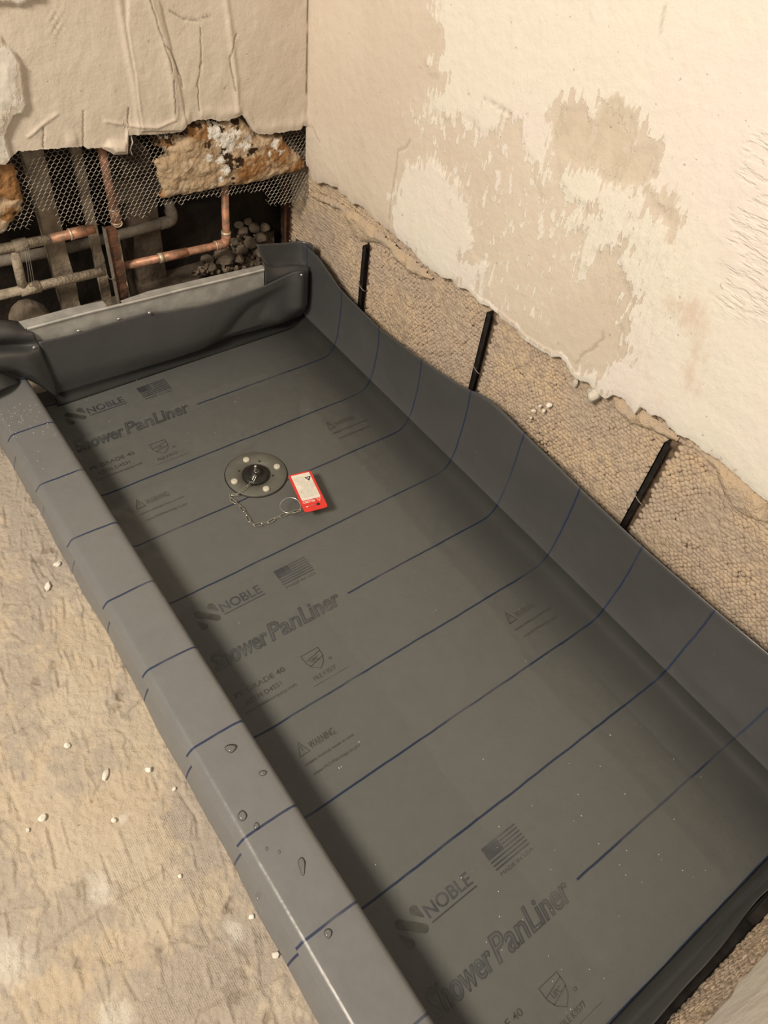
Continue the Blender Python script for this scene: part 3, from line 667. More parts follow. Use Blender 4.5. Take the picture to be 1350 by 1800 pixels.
# near upstand
nxs2 = np.linspace(0.0, 0.69, 60); ztn = np.interp(nxs2, [0, .2, .31, .40, .47, .56, .69], [.12, .131, .127, .105, .085, .12, .23])+0.004*np.sin(nxs2*40)
tq = np.linspace(0, 1, 16); XN = np.repeat(nxs2[None], 16, 0); ZN = ztn[None]*tq[:, None]
YNp = -1.524-0.014*sstep(0, 0.35, tq)[:, None]+0*XN
nu = mesh_np('near_upstand', np.stack([XN, YNp, ZN], -1).reshape(-1, 3), grid_faces(16, 60, flip=True), M_LINER_PLAIN); adopt(nu, pan); thicken(nu)
# folded ear in the far right corner
def ruled(name, rows, n, mat, parent, flip=False):
    R = np.array([crom(r, n) for r in rows]); R = np.array([crom(R[:, k], n) for k in range(R.shape[1])])
    o = mesh_np(name, R.reshape(-1, 3), grid_faces(R.shape[0], R.shape[1], flip=flip), mat); adopt(o, parent); return o
P = lambda u, v, y: tuple(aty(u, v, y))
ear = ruled('corner_fold', [[P(451, 430, .022), P(475, 428, .030), P(500, 427, .034), P(524, 424, .030), P(541, 426, .014), P(552, 432, -.006)],
                            [P(455, 443, .018), P(477, 444, .026), P(501, 445, .030), P(524, 445, .026), P(541, 447, .010), P(551, 452, -.012)],
                            [P(463, 458, .010), P(480, 461, .018), P(502, 462, .020), P(524, 462, .018), P(541, 465, .006), P(549, 471, -.016)],
                            [P(474, 468, .002), P(485, 470, .006), P(504, 469, .006), P(524, 468, .008), P(541, 472, -.006), P(547, 480, -.018)]], 5, M_LINER_PLAIN, pan); thicken(ear)
ear2 = ruled('corner_fold', [[P(462, 459, -.008), P(474, 467, -.006), P(486, 469.5, -.005), P(505, 468, -.006), P(524, 466, -.008), P(545, 470, -.014)],
                             [P(466, 480, -.021), P(476, 484, -.021), P(488, 486, -.021), P(506, 482, -.021), P(524, 478, -.021), P(544, 480, -.021)],
                             [P(466, 512, -.016), P(476, 512, -.016), P(488, 512, -.016), P(506, 508, -.014), P(524, 500, -.012), P(542, 500, -.012)]], 5, M_LINER_PLAIN, pan); thicken(ear2)
# bunched fold over the far end of the curb
rows = [[P(*q) for q in r] for r in (
    [(50, 572, .03), (35, 566, .03), (15, 562, .03), (-10, 560, .03), (-50, 560, .03), (-110, 562, .03)],
    [(58, 584, -.006), (40, 579, -.004), (18, 573, -.006), (-8, 570, -.006), (-50, 570, -.008), (-110, 575, -.008)],
    [(63, 593, -.012), (42, 594, -.017), (18, 593, -.022), (-8, 594, -.024), (-50, 596, -.024), (-110, 604, -.024)],
    [(67, 604, -.012), (44, 606, -.003), (18, 607, .003), (-8, 609, .006), (-50, 614, .006), (-110, 624, .006)],
    [(73, 616, -.018), (48, 620, -.028), (20, 620, -.032), (-8, 622, -.034), (-50, 628, -.034), (-110, 640, -.034)],
    [(79, 632, -.020), (54, 636, -.036), (26, 636, -.040), (-4, 638, -.042), (-50, 646, -.042), (-110, 660, -.042)],
    [(87, 650, -.020), (64, 654, -.036), (38, 650, -.032), (2, 648, -.030), (-50, 658, -.03), (-110, 672, -.03)],
    [(95, 672, -.020), (77, 674, -.028), (47, 660, -.012), (4, 654, -.004), (-50, 663, -.002), (-110, 678, -.002)],
    [(100, 697, -.018), (91, 692, -.020), (58, 672, .004), (10, 655, .012), (-50, 660, .014), (-110, 675, .014)])]
bf = ruled('corner_fold', rows, 5, M_LINER_PLAIN, pan, flip=True); thicken(bf)
# the loose end of that fold lying on the curb
lf = ruled('corner_fold', [[P(-110, 650, -.012), P(-60, 646, -.014), P(-20, 648, -.016), P(5, 656, -.014), P(20, 664, -.012), P(31, 670, -.012)],
                           [P(-110, 690, -.040), P(-60, 678, -.038), P(-20, 669, -.034), P(4, 669, -.028), P(20, 670, -.020), P(32, 671.5, -.0125)],
                           [P(-110, 730, -.066), P(-60, 710, -.060), P(-20, 694, -.052), P(4, 685, -.043), P(20, 678, -.029), P(33, 673, -.013)]], 5, M_LINER_PLAIN, pan, flip=True); thicken(lf)

# ---- printing on the sheet
def text_geo(s, shear=0.0, offset=0.0, spacing=1.0):
    cu = bpy.data.curves.new('txt', 'FONT'); cu.body = s; cu.size = 1.0; cu.shear = shear; cu.offset = offset; cu.space_character = spacing
    cu.resolution_u = 3
    ob = bpy.data.objects.new('txt', cu); me = bpy.data.meshes.new_from_object(ob)
    V = np.array([v.co[:] for v in me.vertices]); F = [tuple(p.vertices) for p in me.polygons]
    par = list(range(len(V)))                               # give touching glyphs a hair of height between them
    def find(i):
        while par[i] != i: par[i] = par[par[i]]; i = par[i]
        return i
    for f_ in F:
        for i in f_[1:]: par[find(i)] = find(f_[0])
    ids = {}
    for i in range(len(V)): V[i, 2] = 0.00006*(ids.setdefault(find(i), len(ids)) % 2)
    bpy.data.objects.remove(ob); bpy.data.curves.remove(cu); bpy.data.meshes.remove(me)
    return V, F
_capV, _ = text_geo('H'); CAP = _capV[:, 1].max()-_capV[:, 1].min()
class Flat:
    def __init__(s): s.V = []; s.F = []
    def add(s, V, F):
        n = len(s.V); s.V += [tuple(v) for v in V]; s.F += [tuple(i+n for i in f) for f in F]
    def poly(s, pts, z=0): s.add([(p[0], p[1], z) for p in pts], [tuple(range(len(pts)))])
    def stroke(s, pts, w, closed=False, z=0):
        """one mitred ribbon along a line: no overlapping faces"""
        P = np.asarray(pts, float); n = len(P); L, R = [], []
        for i in range(n):
            d0 = P[i]-P[i-1] if (closed or i > 0) else P[1]-P[0]
            d1 = P[(i+1) % n]-P[i] if (closed or i < n-1) else P[-1]-P[-2]
            d0 = d0/(np.linalg.norm(d0)+1e-12); d1 = d1/(np.linalg.norm(d1)+1e-12); t = d0+d1; q = np.linalg.norm(t)
            t = t/q if q > 1e-6 else d1
            nn = np.array([-t[1], t[0]]); k = w/2/max(0.55, abs(nn@np.array([-d1[1], d1[0]])))
            L.append(P[i]+nn*k); R.append(P[i]-nn*k)
        V = [(p[0], p[1], z) for p in R]+[(p[0], p[1], z) for p in L]
        s.add(V, [(i, (i+1) % n, n+(i+1) % n, n+i) for i in range(n if closed else n-1)])
    def text(s, t, x0, x1, yb, cap, z=0, shear=0, offset=0, ref=None):
        V, F = text_geo(t, shear, offset); R = V if ref is None else ref
        sx = (x1-x0)/(R[:, 0].max()-R[:, 0].min()); sy = cap/CAP
        s.add(np.stack([x0+(V[:, 0]-R[:, 0].min())*sx, yb+V[:, 1]*sy, z+V[:, 2]], 1), F)
    def obj(s, name, mat, parent, mw=None):
        V = np.array(s.V, float)
        if mw is not None: V = np.array([(mw@Vector(v))[:] for v in V])
        me = bpy.data.meshes.new(name); me.from_pydata(V.tolist(), [], s.F); me.update(); me.materials.append(mat)
        o = bpy.data.objects.new(name, me); COL.objects.link(o); adopt(o, parent); return o
def capsule(a, b, r0, r1, n=10):
    a = np.array(a); b = np.array(b); d = (b-a)/np.linalg.norm(b-a); th = math.atan2(d[1], d[0]); pts = []
    for k in range(n+1):
        t = th+math.pi/2+math.pi*k/n; pts.append(a+r0*np.array([math.cos(t), math.sin(t)]))
    for k in range(n+1):
        t = th-math.pi/2+math.pi*k/n; pts.append(b+r1*np.array([math.cos(t), math.sin(t)]))
    return pts
ZP = 0.0007
for blk in range(3):
    T = Matrix.Translation((0, -4*LS*blk, ZP))
    f = Flat()                                              # maker's emblem: three rounded strokes
    f.poly(capsule((0.048, -0.046), (0.074, -0.071), 0.0062, 0.0062)); f.poly(capsule((0.076, -0.044), (0.082, -0.058), 0.0068, 0.0012)); f.poly(capsule((0.040, -0.058), (0.046, -0.075), 0.0012, 0.0068))
    f.obj('printed_emblem', M_PRINTD, pan, T)
    f = Flat(); f.text('NOBLE', 0.088, 0.171, -0.0655, 0.0185, offset=0.012); f.stroke([(0.088, -0.0715), (0.1725, -0.0715)], 0.0022)
    f.obj('printed_wordmark', M_PRINT, pan, T)
    f = Flat(); x0, x1, y0, y1 = 0.211, 0.280, -0.0735, -0.0365; st = (y1-y0)/13
    f.poly([(x0, y0+6*st), (x0+0.031, y0+6*st), (x0+0.031, y1), (x0, y1)])
    for i in range(7):
        yb = y1-(2*i+1)*st; xa = x0+0.033 if 2*i < 7 else x0
        f.poly([(xa, yb), (x1, yb), (x1, yb+st*0.95), (xa, yb+st*0.95)])
    f.text('MADE IN USA', 0.213, 0.279, -0.0835, 0.0052)
    f.obj('printed_flag', M_PRINT2, pan, T)
    fo = Flat(); fi = Flat()
    for s_, a, b in (('Shower', 0.022, 0.130), ('Pan', 0.1335, 0.197), ('Liner', 0.200, 0.284)):
        fi.text(s_, a, b, -0.166, 0.034, 0, 0.25, 0.0)
        V_, F_ = text_geo(s_, 0.25); sx_ = (b-a)/(V_[:, 0].max()-V_[:, 0].min()); sy_ = 0.034/CAP
        Q = np.stack([a+(V_[:, 0]-V_[:, 0].min())*sx_, -0.166+V_[:, 1]*sy_], 1); cnt = {}
        for f_ in F_:
            for i, j in zip(f_, f_[1:]+f_[:1]): cnt[(min(i, j), max(i, j))] = cnt.get((min(i, j), max(i, j)), 0)+1
        nx_ = {}
        for f_ in F_:
            for i, j in zip(f_, f_[1:]+f_[:1]):
                if cnt[(min(i, j), max(i, j))] == 1: nx_[i] = j
        li = 0
        while nx_:
            i0 = next(iter(nx_)); loop = []; i = i0
            while i in nx_: loop.append(i); i = nx_.pop(i)
            Lp = [Q[loop[0]]]
            for i in loop[1:]:
                if np.linalg.norm(Q[i]-Lp[-1]) > 0.0006: Lp.append(Q[i])
            if np.linalg.norm(Lp[0]-Lp[-1]) < 0.0006: Lp.pop()
            if len(Lp) > 2: fo.stroke(Lp, 0.0021, True, 0.0003+0.00006*(li % 3)); li += 1
    fi.obj('printed_lettering', M_PRINT3, pan, T); fo.obj('printed_lettering', M_PRINT2, pan, T)
    f = Flat(); f.text('CPE GRADE 40', 0.014, 0.1215, -0.2285, 0.0095, offset=0.008); f.text('ASTM D4551', 0.034, 0.103, -0.2485, 0.0085); f.text('www.noblecompany.com', 0.024, 0.123, -0.2625, 0.0062)
    f.text('FILE K9577', 0.154, 0.199, -0.2725, 0.0078, offset=0.006); f.stroke([(0.145, -0.281), (0.22, -0.2815)], 0.0006)
    f.obj('printed_small_lettering', M_PRINTD, pan, T)
    f = Flat(); f.stroke([(0.158, -0.2195), (0.193, -0.2195), (0.1925, -0.236), (0.187, -0.248), (0.1755, -0.2575), (0.164, -0.248), (0.1585, -0.236)], 0.0013, True)
    f.stroke([(0.159, -0.2335), (0.193, -0.2265)], 0.0011); f.stroke([(0.162, -0.2455), (0.192, -0.2385)], 0.0011); f.text('UPC', 0.167, 0.184, -0.2405, 0.0075)
    f.stroke([(0.198, -0.2475), (0.202, -0.2475), (0.202, -0.2515), (0.198, -0.2515)], 0.0008, True)
    f.obj('printed_shield', M_PRINTD, pan, T)
    if blk == 2: continue
    for x in (0.0, 0.462 if blk else 0.458):
        f = Flat(); f.stroke([(0.0705+x, -0.349), (0.061+x, -0.3725), (0.0795+x, -0.3725)], 0.0016, True); f.stroke([(0.0705+x, -0.356), (0.0703+x, -0.3655)], 0.0014); f.stroke([(0.0702+x, -0.3685), (0.0704+x, -0.3695)], 0.0014)
        f.text('WARNING:', 0.083+x, 0.133+x, -0.371, 0.0125); f.text('contains chemicals known to cause', 0.060+x, 0.154+x, -0.3905, 0.0052); f.text('www.P65Warnings.ca.gov', 0.063+x, 0.153+x, -0.4105, 0.0055)
        f.obj('printed_warning', M_PRINTD, pan, T)

# ---- water standing in the pan
HW = 0.031
nx, ny = 90, 180
X, Y = np.meshgrid(np.linspace(0.0048, 0.6795, nx), np.linspace(-1.5285, -0.006, ny))
Z = HW+0.0002*fbm(X*12, Y*12, 5, 2)
wt = mesh_np('standing_water', np.stack([X, Y, Z], -1).reshape(-1, 3), grid_faces(ny, nx), M_WATER)
tag(wt, 'clear shallow test water standing in the grey shower pan liner', 'water')

# ================================================================== DRAIN, PLUG, CHAIN, TAG
DC = np.array([0.310, -0.410])
dr = thing('drain_flange', (DC[0], DC[1], 0.0), 'round grey drain clamping ring with four bright bolts under the water', 'drain')
bm = bmesh.new()
prof = [(0.064, 0.0005), (0.0645, 0.003), (0.063, 0.0045), (0.030, 0.0045), (0.029, 0.001)]
n = 64; ringv = [[bm.verts.new((DC[0]+r*math.cos(2*math.pi*k/n), DC[1]+r*math.sin(2*math.pi*k/n), z)) for k in range(n)] for r, z in prof]
for a, b in zip(ringv[:-1], ringv[1:]):
    for k in range(n): bm.faces.new((a[k], a[(k+1) % n], b[(k+1) % n], b[k]))
bm_obj('clamping_ring', bm, M_RING, dr, True)
bm = bmesh.new()
pr = [(0.0662, 0.0003), (0.0665, 0.0010), (0.0660, 0.0014), (0.0648, 0.0012)]
ringv = [[bm.verts.new((DC[0]+r*math.cos(2*math.pi*k/n), DC[1]+r*math.sin(2*math.pi*k/n), z)) for k in range(n)] for r, z in pr]
for a, b in zip(ringv[:-1], ringv[1:]):
    for k in range(n): bm.faces.new((a[k], a[(k+1) % n], b[(k+1) % n], b[k]))
tag(bm_obj('seal_bead', bm, M_RUBBER, dr, True), 'black sealant line around the ring')
def lathe(name, cx, cy, prof, mat, parent, n=20, smooth=True):
    bm = bmesh.new(); rv = [[bm.verts.new((cx+max(r, 1e-5)*math.cos(2*math.pi*k/n), cy+max(r, 1e-5)*math.sin(2*math.pi*k/n), z)) for k in range(n)] for r, z in prof]
    for a, b in zip(rv[:-1], rv[1:]):
        for k in range(n): bm.faces.new((a[k], a[(k+1) % n], b[(k+1) % n], b[k]))
    bmesh.ops.remove_doubles(bm, verts=bm.verts, dist=2e-5)
    return bm_obj(name, bm, mat, parent, smooth)
for (u, v) in ((433, 807), (487, 819), (412, 845), (468, 858)):
    q = atz(u, v, 0.008)
    b0 = lathe('bolt', q[0], q[1], [(0.0072, 0.0045), (0.0072, 0.0075), (0.0060, 0.0086), (0.003, 0.0090), (0, 0.0091)], M_BOLT, dr)
for (u, v) in ((456, 811), (420, 828), (480, 836), (443, 854)):
    q = atz(u, v, 0.0045); lathe('slot_hole', q[0], q[1], [(0.0026, 0.0047), (0.0022, 0.0050), (0, 0.0050)], M_RUBBER, dr, 12)
PC = atz(449.5, 832, 0.012)[:2]
plug = thing('test_plug', (PC[0], PC[1], 0.003), 'black rubber test plug with a steel stud closing the shower drain', 'plug')
lathe('rubber_body', PC[0], PC[1], [(0.0275, 0.001), (0.0285, 0.006), (0.0275, 0.0105), (0.022, 0.012), (0.012, 0.0125), (0.0115, 0.020), (0.009, 0.021), (0, 0.021)], M_RUBBER, plug, 32)
lathe('threaded_stud', PC[0], PC[1], [(0.0032, 0.020)]+[(0.0033 if k % 2 else 0.0028, 0.021+k*0.0014) for k in range(10)]+[(0.0024, 0.0355), (0, 0.036)], M_CHROME, plug, 12)
bm = bmesh.new(); box_bm(bm, PC[0]-0.011, PC[0]+0.003, PC[1]-0.0115, PC[1]-0.009, 0.014, 0.0165)
bm_obj('wing', bm, M_CHROME, plug)
tube('stud_ring', [(PC[0]+0.0045*math.cos(t), PC[1]-0.002+0.0048*math.sin(t), 0.0215) for t in np.linspace(0, 2*math.pi, 20, endpoint=False)], 0.0006, M_CHROME, plug, 6, True)
# chain of wire links
cpx = [(448, 836, .020), (446, 842, .014), (440, 850, .009), (428, 860, .008), (416, 869, .008), (404, 869, .0075), (406, 877, .006), (415, 884, .005), (424, 893, .005), (432, 904, .005), (438, 915, .005), (446, 922, .005), (458, 921.5, .005), (470, 918.5, .005), (482, 912.5, .005), (494, 907, .005), (507, 902, .006), (519, 899, .007), (531, 896, .008)]
CP = crom([atz(u, v, z) for u, v, z in cpx], 12)
sl = np.concatenate([[0], np.cumsum(np.linalg.norm(np.diff(CP, axis=0), axis=1))])
PITCH_L = 0.0142; nl = int(sl[-1]/PITCH_L)
ch = thing('plug_chain', tuple(CP[len(CP)//2]), 'thin steel link chain lying under water from the drain plug to the wire ring', 'chain')
hl, hw_ = 0.0056, 0.0028; path = []
for k in range(9): t = -math.pi/2+math.pi*k/8; path.append((hl+hw_*math.cos(t), hw_*math.sin(t), 0))
for k in range(9): t = math.pi/2+math.pi*k/8; path.append((-hl+hw_*math.cos(t), hw_*math.sin(t), 0))
lk = None
for i in range(nl):
    s0 = (i+0.5)*PITCH_L; c = np.array([np.interp(s0, sl, CP[:, j]) for j in range(3)]); t = np.array([np.interp(s0+.002, sl, CP[:, j])-np.interp(s0-.002, sl, CP[:, j]) for j in range(3)]); t /= np.linalg.norm(t)
    if lk is None:
        lk = tube('link', path, 0.0007, M_CHROME, None, 6, True); o = lk
    else:
        o = lk.copy(); COL.objects.link(o)
    q = Vector(t).to_track_quat('X', 'Z')
    o.matrix_world = Matrix.Translation(c)@q.to_matrix().to_4x4()@Matrix.Rotation(0.35+(i % 2)*1.25, 4, 'X')
    adopt(o, ch)
RC = atz(510, 889, 0.0325)
rg = tube('wire_ring', [(RC[0]+0.0205*math.cos(t), RC[1]+0.0205*math.sin(t), 0.0325+0.0015*math.sin(t*2)) for t in np.linspace(0, 2*math.pi, 48, endpoint=False)], 0.0008, M_CHROME, None, 8, True)
tag(rg, 'round steel wire ring joining the plug chain to the red tag', 'ring')
# red warning tag floating on the water
tc = [atz(u, v, 0.0335) for u, v in ((507, 838), (545, 825), (575.5, 889), (537, 903))]
ctr = np.mean(tc, 0); ax = ((tc[1]-tc[0])+(tc[2]-tc[3]))/2; ay = ((tc[0]-tc[3])+(tc[1]-tc[2]))/2
TW, TH = np.linalg.norm(ax), np.linalg.norm(ay); ang = math.atan2(ay[1], ay[0])-math.pi/2
tg = thing('warning_tag', (ctr[0], ctr[1], HW), 'red plastic warning tag with a printed cream label floating on the water', 'tag')
TM = Matrix.Translation((ctr[0], ctr[1], HW+0.0012))@Matrix.Rotation(ang, 4, 'Z')
def rrect(w, h, r, n=5):
    out = []
    for cx, cy, a in ((w/2-r, h/2-r, 0), (-w/2+r, h/2-r, 1), (-w/2+r, -h/2+r, 2), (w/2-r, -h/2+r, 3)):
        for k in range(n+1): t = (a+k/n)*math.pi/2; out.append((cx+r*math.cos(t), cy+r*math.sin(t)))
    return out
bm = bmesh.new(); vs = [bm.verts.new((x, y, 0)) for x, y in rrect(TW, TH, 0.006)]; fc = bm.faces.new(vs)
ex = bmesh.ops.extrude_face_region(bm, geom=[fc]); bmesh.ops.translate(bm, verts=[v for v in ex['geom'] if isinstance(v, bmesh.types.BMVert)], vec=(0, 0, 0.0014))
bmesh.ops.recalc_face_normals(bm, faces=bm.faces); bm.transform(TM); bm_obj('plate', bm, M_RED, tg)
hx, hy = TW*0.17, -TH*0.375
f = Flat(); f.poly([(hx+0.0036*math.cos(t), hy+0.0036*math.sin(t)) for t in np.linspace(0, 2*math.pi, 16, endpoint=False)], 0.0017); f.obj('eyelet_hole', M_INKB, tg, TM)
lw = TW*0.80; ly0, ly1 = -TH*0.215, TH*0.465
f = Flat(); f.poly([(x, y+(ly0+ly1)/2) for x, y in rrect(lw, ly1-ly0, 0.002)], 0.0017); f.obj('paper_label', M_LABEL, tg, TM)
TM2 = TM@Matrix.Rotation(math.pi, 4, 'Z')            # the wording reads from the other side
f = Flat(); f.text('PELIGRO', -TW*0.02-0.004, TW*0.40, TH*0.235, 0.0058, 0.0018, offset=0.02)
f.stroke([(-TW*0.36, TH*0.235), (-TW*0.20, TH*0.235), (-TW*0.28, TH*0.305)], 0.0010, True, 0.0018)
f.obj('danger_lettering', M_INKW, tg, TM2)
f = Flat(); g = random.Random(4)
words = ['NO EXCEDER', 'PRESION MAXIMA', 'LEA LAS INSTRUCCIONES', 'ANTES DE USAR', 'SUELTE EL AIRE', 'USE GAFAS', 'MANTENGASE LEJOS', 'DEL TAPON', 'RIESGO DE LESIONES', 'O LA MUERTE', 'NO RETIRAR', 'ESTA ETIQUETA']
yl = -ly0-0.009
for i in range(17):
    if yl < -ly1+0.004: break
    right = lw*0.46 if not (9 <= i <= 13) else lw*0.46; left = -lw*0.46 if not (10 <= i <= 13) else -lw*0.10
    f.text(words[i % len(words)], left, right-(0.012*g.random()), yl, 0.0022, 0.0019); yl -= 0.0042
f.obj('label_lettering', M_INK, tg, TM2)
f = Flat(); cx, cy = -lw*0.30, -TH*0.31
f.poly([(cx-0.0075, cy-0.005), (cx+0.0065, cy-0.005), (cx-0.0005, cy+0.0075)], 0.0019); f.obj('warning_symbol', M_INKB, tg, TM2)
f = Flat(); f.stroke([(cx-0.003, cy-0.003), (cx, cy+0.001), (cx+0.002, cy-0.003)], 0.0012, False, 0.0021); f.obj('warning_symbol', M_INKW, tg, TM2)
hw3 = TM@Vector((hx, hy, 0.0025)); lk_end = atz(533, 894, HW)
tube('wire_tie', [tuple(hw3), tuple((np.array(hw3)+lk_end)/2+np.array([0, 0, .002])), (lk_end[0], lk_end[1], HW+0.001)], 0.0005, M_CHROME, tg, 6)

# ================================================================== STEEL TRACK UNDER THE OPEN WALL
tk = thing('steel_track', (0.3, 0.0, 0.15), 'galvanised steel wall track above the liner at the far end of the pan', 'steel track')
def ridge_pt(u, v):
    x = 0.3
    for _ in range(5): q = aty(u, v, float(trky(x))); x = q[0]
    return q
rp = [ridge_pt(u, v) for u, v in ((47, 577), (150, 549.5), (260, 523.5), (320, 508), (400, 489), (464, 473))]
def back_pt(u, v, z): return atz(u, v, z)
def strip(name, rows, mat, parent, t=0.0012, flip=False):
    R = np.array(rows); o = mesh_np(name, R.reshape(-1, 3), grid_faces(R.shape[0], R.shape[1], flip=flip), mat, smooth=False); adopt(o, parent); thicken(o, t); return o
def ridge_at(x):
    R = np.array(rp); return np.array([x, np.interp(x, R[:, 0], R[:, 1]), np.interp(x, R[:, 0], R[:, 2])])
def ledge(pxs, zoff=-0.003):
    fr, bk = [], []
    for u, v in pxs:
        b = back_pt(u, v, 0.206); b[1] = max(b[1], float(trky(b[0]))+0.012); r = ridge_at(b[0]); fr.append(r+np.array([0, 0.004, zoff])); bk.append(np.array([b[0], b[1], r[2]+zoff-0.001]))
    return [bk, fr]
strip('top_flange', ledge([(12, 569), (60, 557), (120, 541), (180, 527)]), M_GALV, tk, flip=True)
strip('top_flange', ledge([(211, 526), (260, 508), (340, 488), (400, 473), (460, 459)]), M_GALV, tk, flip=True)
xs = np.linspace(rp[0][0], rp[-1][0], 30)
fr = []
for dy, dz in ((0.006, -0.004), (0.003, 0.0005), (0.0, 0.0012), (-0.0025, -0.001), (-0.002, -0.004), (0.0, -0.006), (0.0005, -0.012), (0.001, -0.10)):
    fr.append([ridge_at(x)+np.array([0, dy, dz]) for x in xs])
strip('front_face', fr, M_GALV, tk, flip=True)
scr = [((60, 611), 'small screw pinning the bunched liner fold at the left end of the track', -0.010), ((138, 582), 'bright screw head at the liner hem, nearest the left end of the track', None), ((208.6, 561), 'bright screw head at the liner hem, left of the middle of the track', None), ((262.6, 550), 'round screw head through the liner at the middle of the far upstand', -0.009), ((530, 483.5), 'round screw head through the liner in the far right corner', None)]
for (u, v), lab, dy in scr:
    x = 0.3
    for _ in range(4):
        yy_ = float(trky(x))-0.004+(dy or 0); q = aty(u, v, yy_); x = q[0]
    if u > 500: q = aty(u, v, -0.046)
    o = lathe('screw', 0, 0, [(0.0036, 0.0), (0.0034, 0.0014), (0.0022, 0.0024), (0.0008, 0.0026), (0, 0.002)], M_CHROME, None, 14)
    o.matrix_world = Matrix.Translation(q)@Matrix.Rotation(math.pi/2, 4, 'X'); tag(o, lab, 'screw', 'screws holding the liner to the track')

# ================================================================== METAL LATH WITH PLASTER LUMPS
YL = 0.066
lath = thing('metal_lath', (0.3, YL, 0.4), 'torn hexagonal metal lath with rusty plaster lumps hanging below the far wall', 'metal lath')
Lpoly = py_poly([(-30, 250), (10, 250), (230, 210), (330, 190), (430, 180), (545, 195), (546, 250), (536, 298), (552, 338), (540, 349), (520, 354), (498, 360), (480, 361), (467, 356), (464, 336), (440, 338), (393, 344), (370, 348), (352, 349), (331, 354), (316, 360), (300, 361), (270, 366), (256, 381), (212, 386), (207, 392), (180, 395), (103, 396), (95, 372), (70, 372), (56, 386), (50, 402), (30, 404), (0, 412), (-30, 415)], YL)
a, hh, rise = 0.0107, 0.0073, 0.0043
Vw, Fw = [], []
def seg(p, q, r=0.00056):
    p = np.array(p); q = np.array(q); d = q-p; d = d/np.linalg.norm(d); u = np.cross(d, [0, 1, 0]); u /= np.linalg.norm(u); w = np.array([0, 1.0, 0])
    b = len(Vw)
    for c in (p, q):
        for k in ((1, 0), (0, 1.6), (-1, 0), (0, -1.6)): Vw.append(c+r*(k[0]*u+k[1]*w))
    for k in range(4): Fw.append((b+k, b+(k+1) % 4, b+4+(k+1) % 4, b+4+k))
def wob(x, z):
    return np.array([x+0.002*float(fbm(np.array(x*14), np.array(z*14), 3, 2)), YL+0.010*float(fbm(np.array(x*9), np.array(z*9), 8, 2))-0.012*max(0, 0.36-z)*3, z+0.003*float(fbm(np.array(x*14), np.array(z*14), 6, 2))])
segs_ = []
for j in range(36):
    zj = 0.29+j*hh
    for i in range(72):
        xp = -0.03+i*a+(j % 2)*a/2
        segs_ += [((xp-a/2, zj-rise/2), (xp, zj+rise/2)), ((xp, zj+rise/2), (xp+a/2, zj-rise/2)), ((xp, zj+rise/2), (xp, zj+hh-rise/2))]
mid = np.array([((p[0]+q[0])/2, (p[1]+q[1])/2) for p, q in segs_])
ins = sdist(Lpoly, mid[:, 0], mid[:, 1])+0.006*fbm(mid[:, 0]*60, mid[:, 1]*60, 4, 3)
for (p, q), d in zip(segs_, ins):
    if d < 0: continue
    if 0 < d < 0.004 and random.random() < 0.2: continue
    seg(wob(*p), wob(*q))
o = mesh_np('wire_mesh', np.array(Vw), np.array(Fw), M_WIRE, smooth=False); adopt(o, lath); tag(o, kind='stuff')
def blobs(lst, y=YL):
    Q = [(aty(u, v, y)[0], aty(u, v, y)[2], r*0.00115) for u, v, r in lst]
    return lambda A, B: np.max([1-np.hypot(A-x, B-z)/r for x, z, r in Q], 0).clip(0, 1)
def pl(pts): return [(260+a_*.237, 200+b_*.237) for a_, b_ in pts]
chA = py_poly(pl([(290, 130), (300, 60), (340, 45), (480, 55), (560, 60), (640, 30), (680, 20), (740, 70), (800, 150), (860, 150), (1000, 150), (1010, 200), (1060, 240), (1130, 290), (1168, 330), (1175, 405), (1110, 430), (900, 482), (850, 505), (740, 522), (600, 545), (500, 560), (300, 600), (210, 610), (110, 640), (75, 600), (100, 560), (60, 430), (30, 340), (80, 310), (150, 300), (140, 230), (240, 200)]), YL)
lump_patch('plaster_lump', chA, lambda A, B, h: np.stack([A, YL+0.006-h, B], -1), 0.0020, 0.016, 0.006, 200, M_CHUNK, lath, nz=0.35, ragged=0.005,
           attrs={'rust': blobs([(360, 235, 45), (330, 230, 30), (480, 270, 55), (450, 290, 50), (430, 300, 40), (500, 250, 50), (520, 290, 30), (280, 340, 20)]),
                  'dark': blobs([(335, 215, 26), (370, 215, 18), (385, 228, 14), (412, 215, 22), (395, 265, 28), (415, 280, 22), (400, 290, 20), (440, 262, 20), (408, 320, 7), (407, 310, 7), (360, 250, 12)]),
                  'white': blobs([(375, 230, 30), (390, 245, 30), (405, 240, 26), (425, 250, 20), (385, 280, 18), (393, 295, 14), (365, 275, 12), (478, 252, 11), (483, 245, 9), (490, 265, 10), (470, 268, 9), (385, 312, 10), (400, 255, 20), (432, 240, 14)])}, freq=70)
chB = py_poly([(-60, 280), (0, 285), (20, 286), (30, 300), (38, 320), (43, 350), (42, 370), (26, 390), (14, 402), (0, 414), (-60, 420)], YL)
lump_patch('plaster_lump', chB, lambda A, B, h: np.stack([A, YL+0.006-h, B], -1), 0.0022, 0.016, 0.006, 230, M_CHUNK, lath, nz=0.5, ragged=0.006,
           attrs={'rust': blobs([(20, 320, 50), (5, 300, 50), (15, 370, 25), (35, 340, 20)]), 'dark': blobs([(35, 310, 10), (40, 360, 8), (22, 372, 8)]), 'white': blobs([(3, 405, 6)])}, freq=60)
chC = py_poly([(288, 262), (270, 255), (262, 238), (285, 236), (318, 234), (332, 240), (325, 260), (330, 285), (300, 285)], YL)
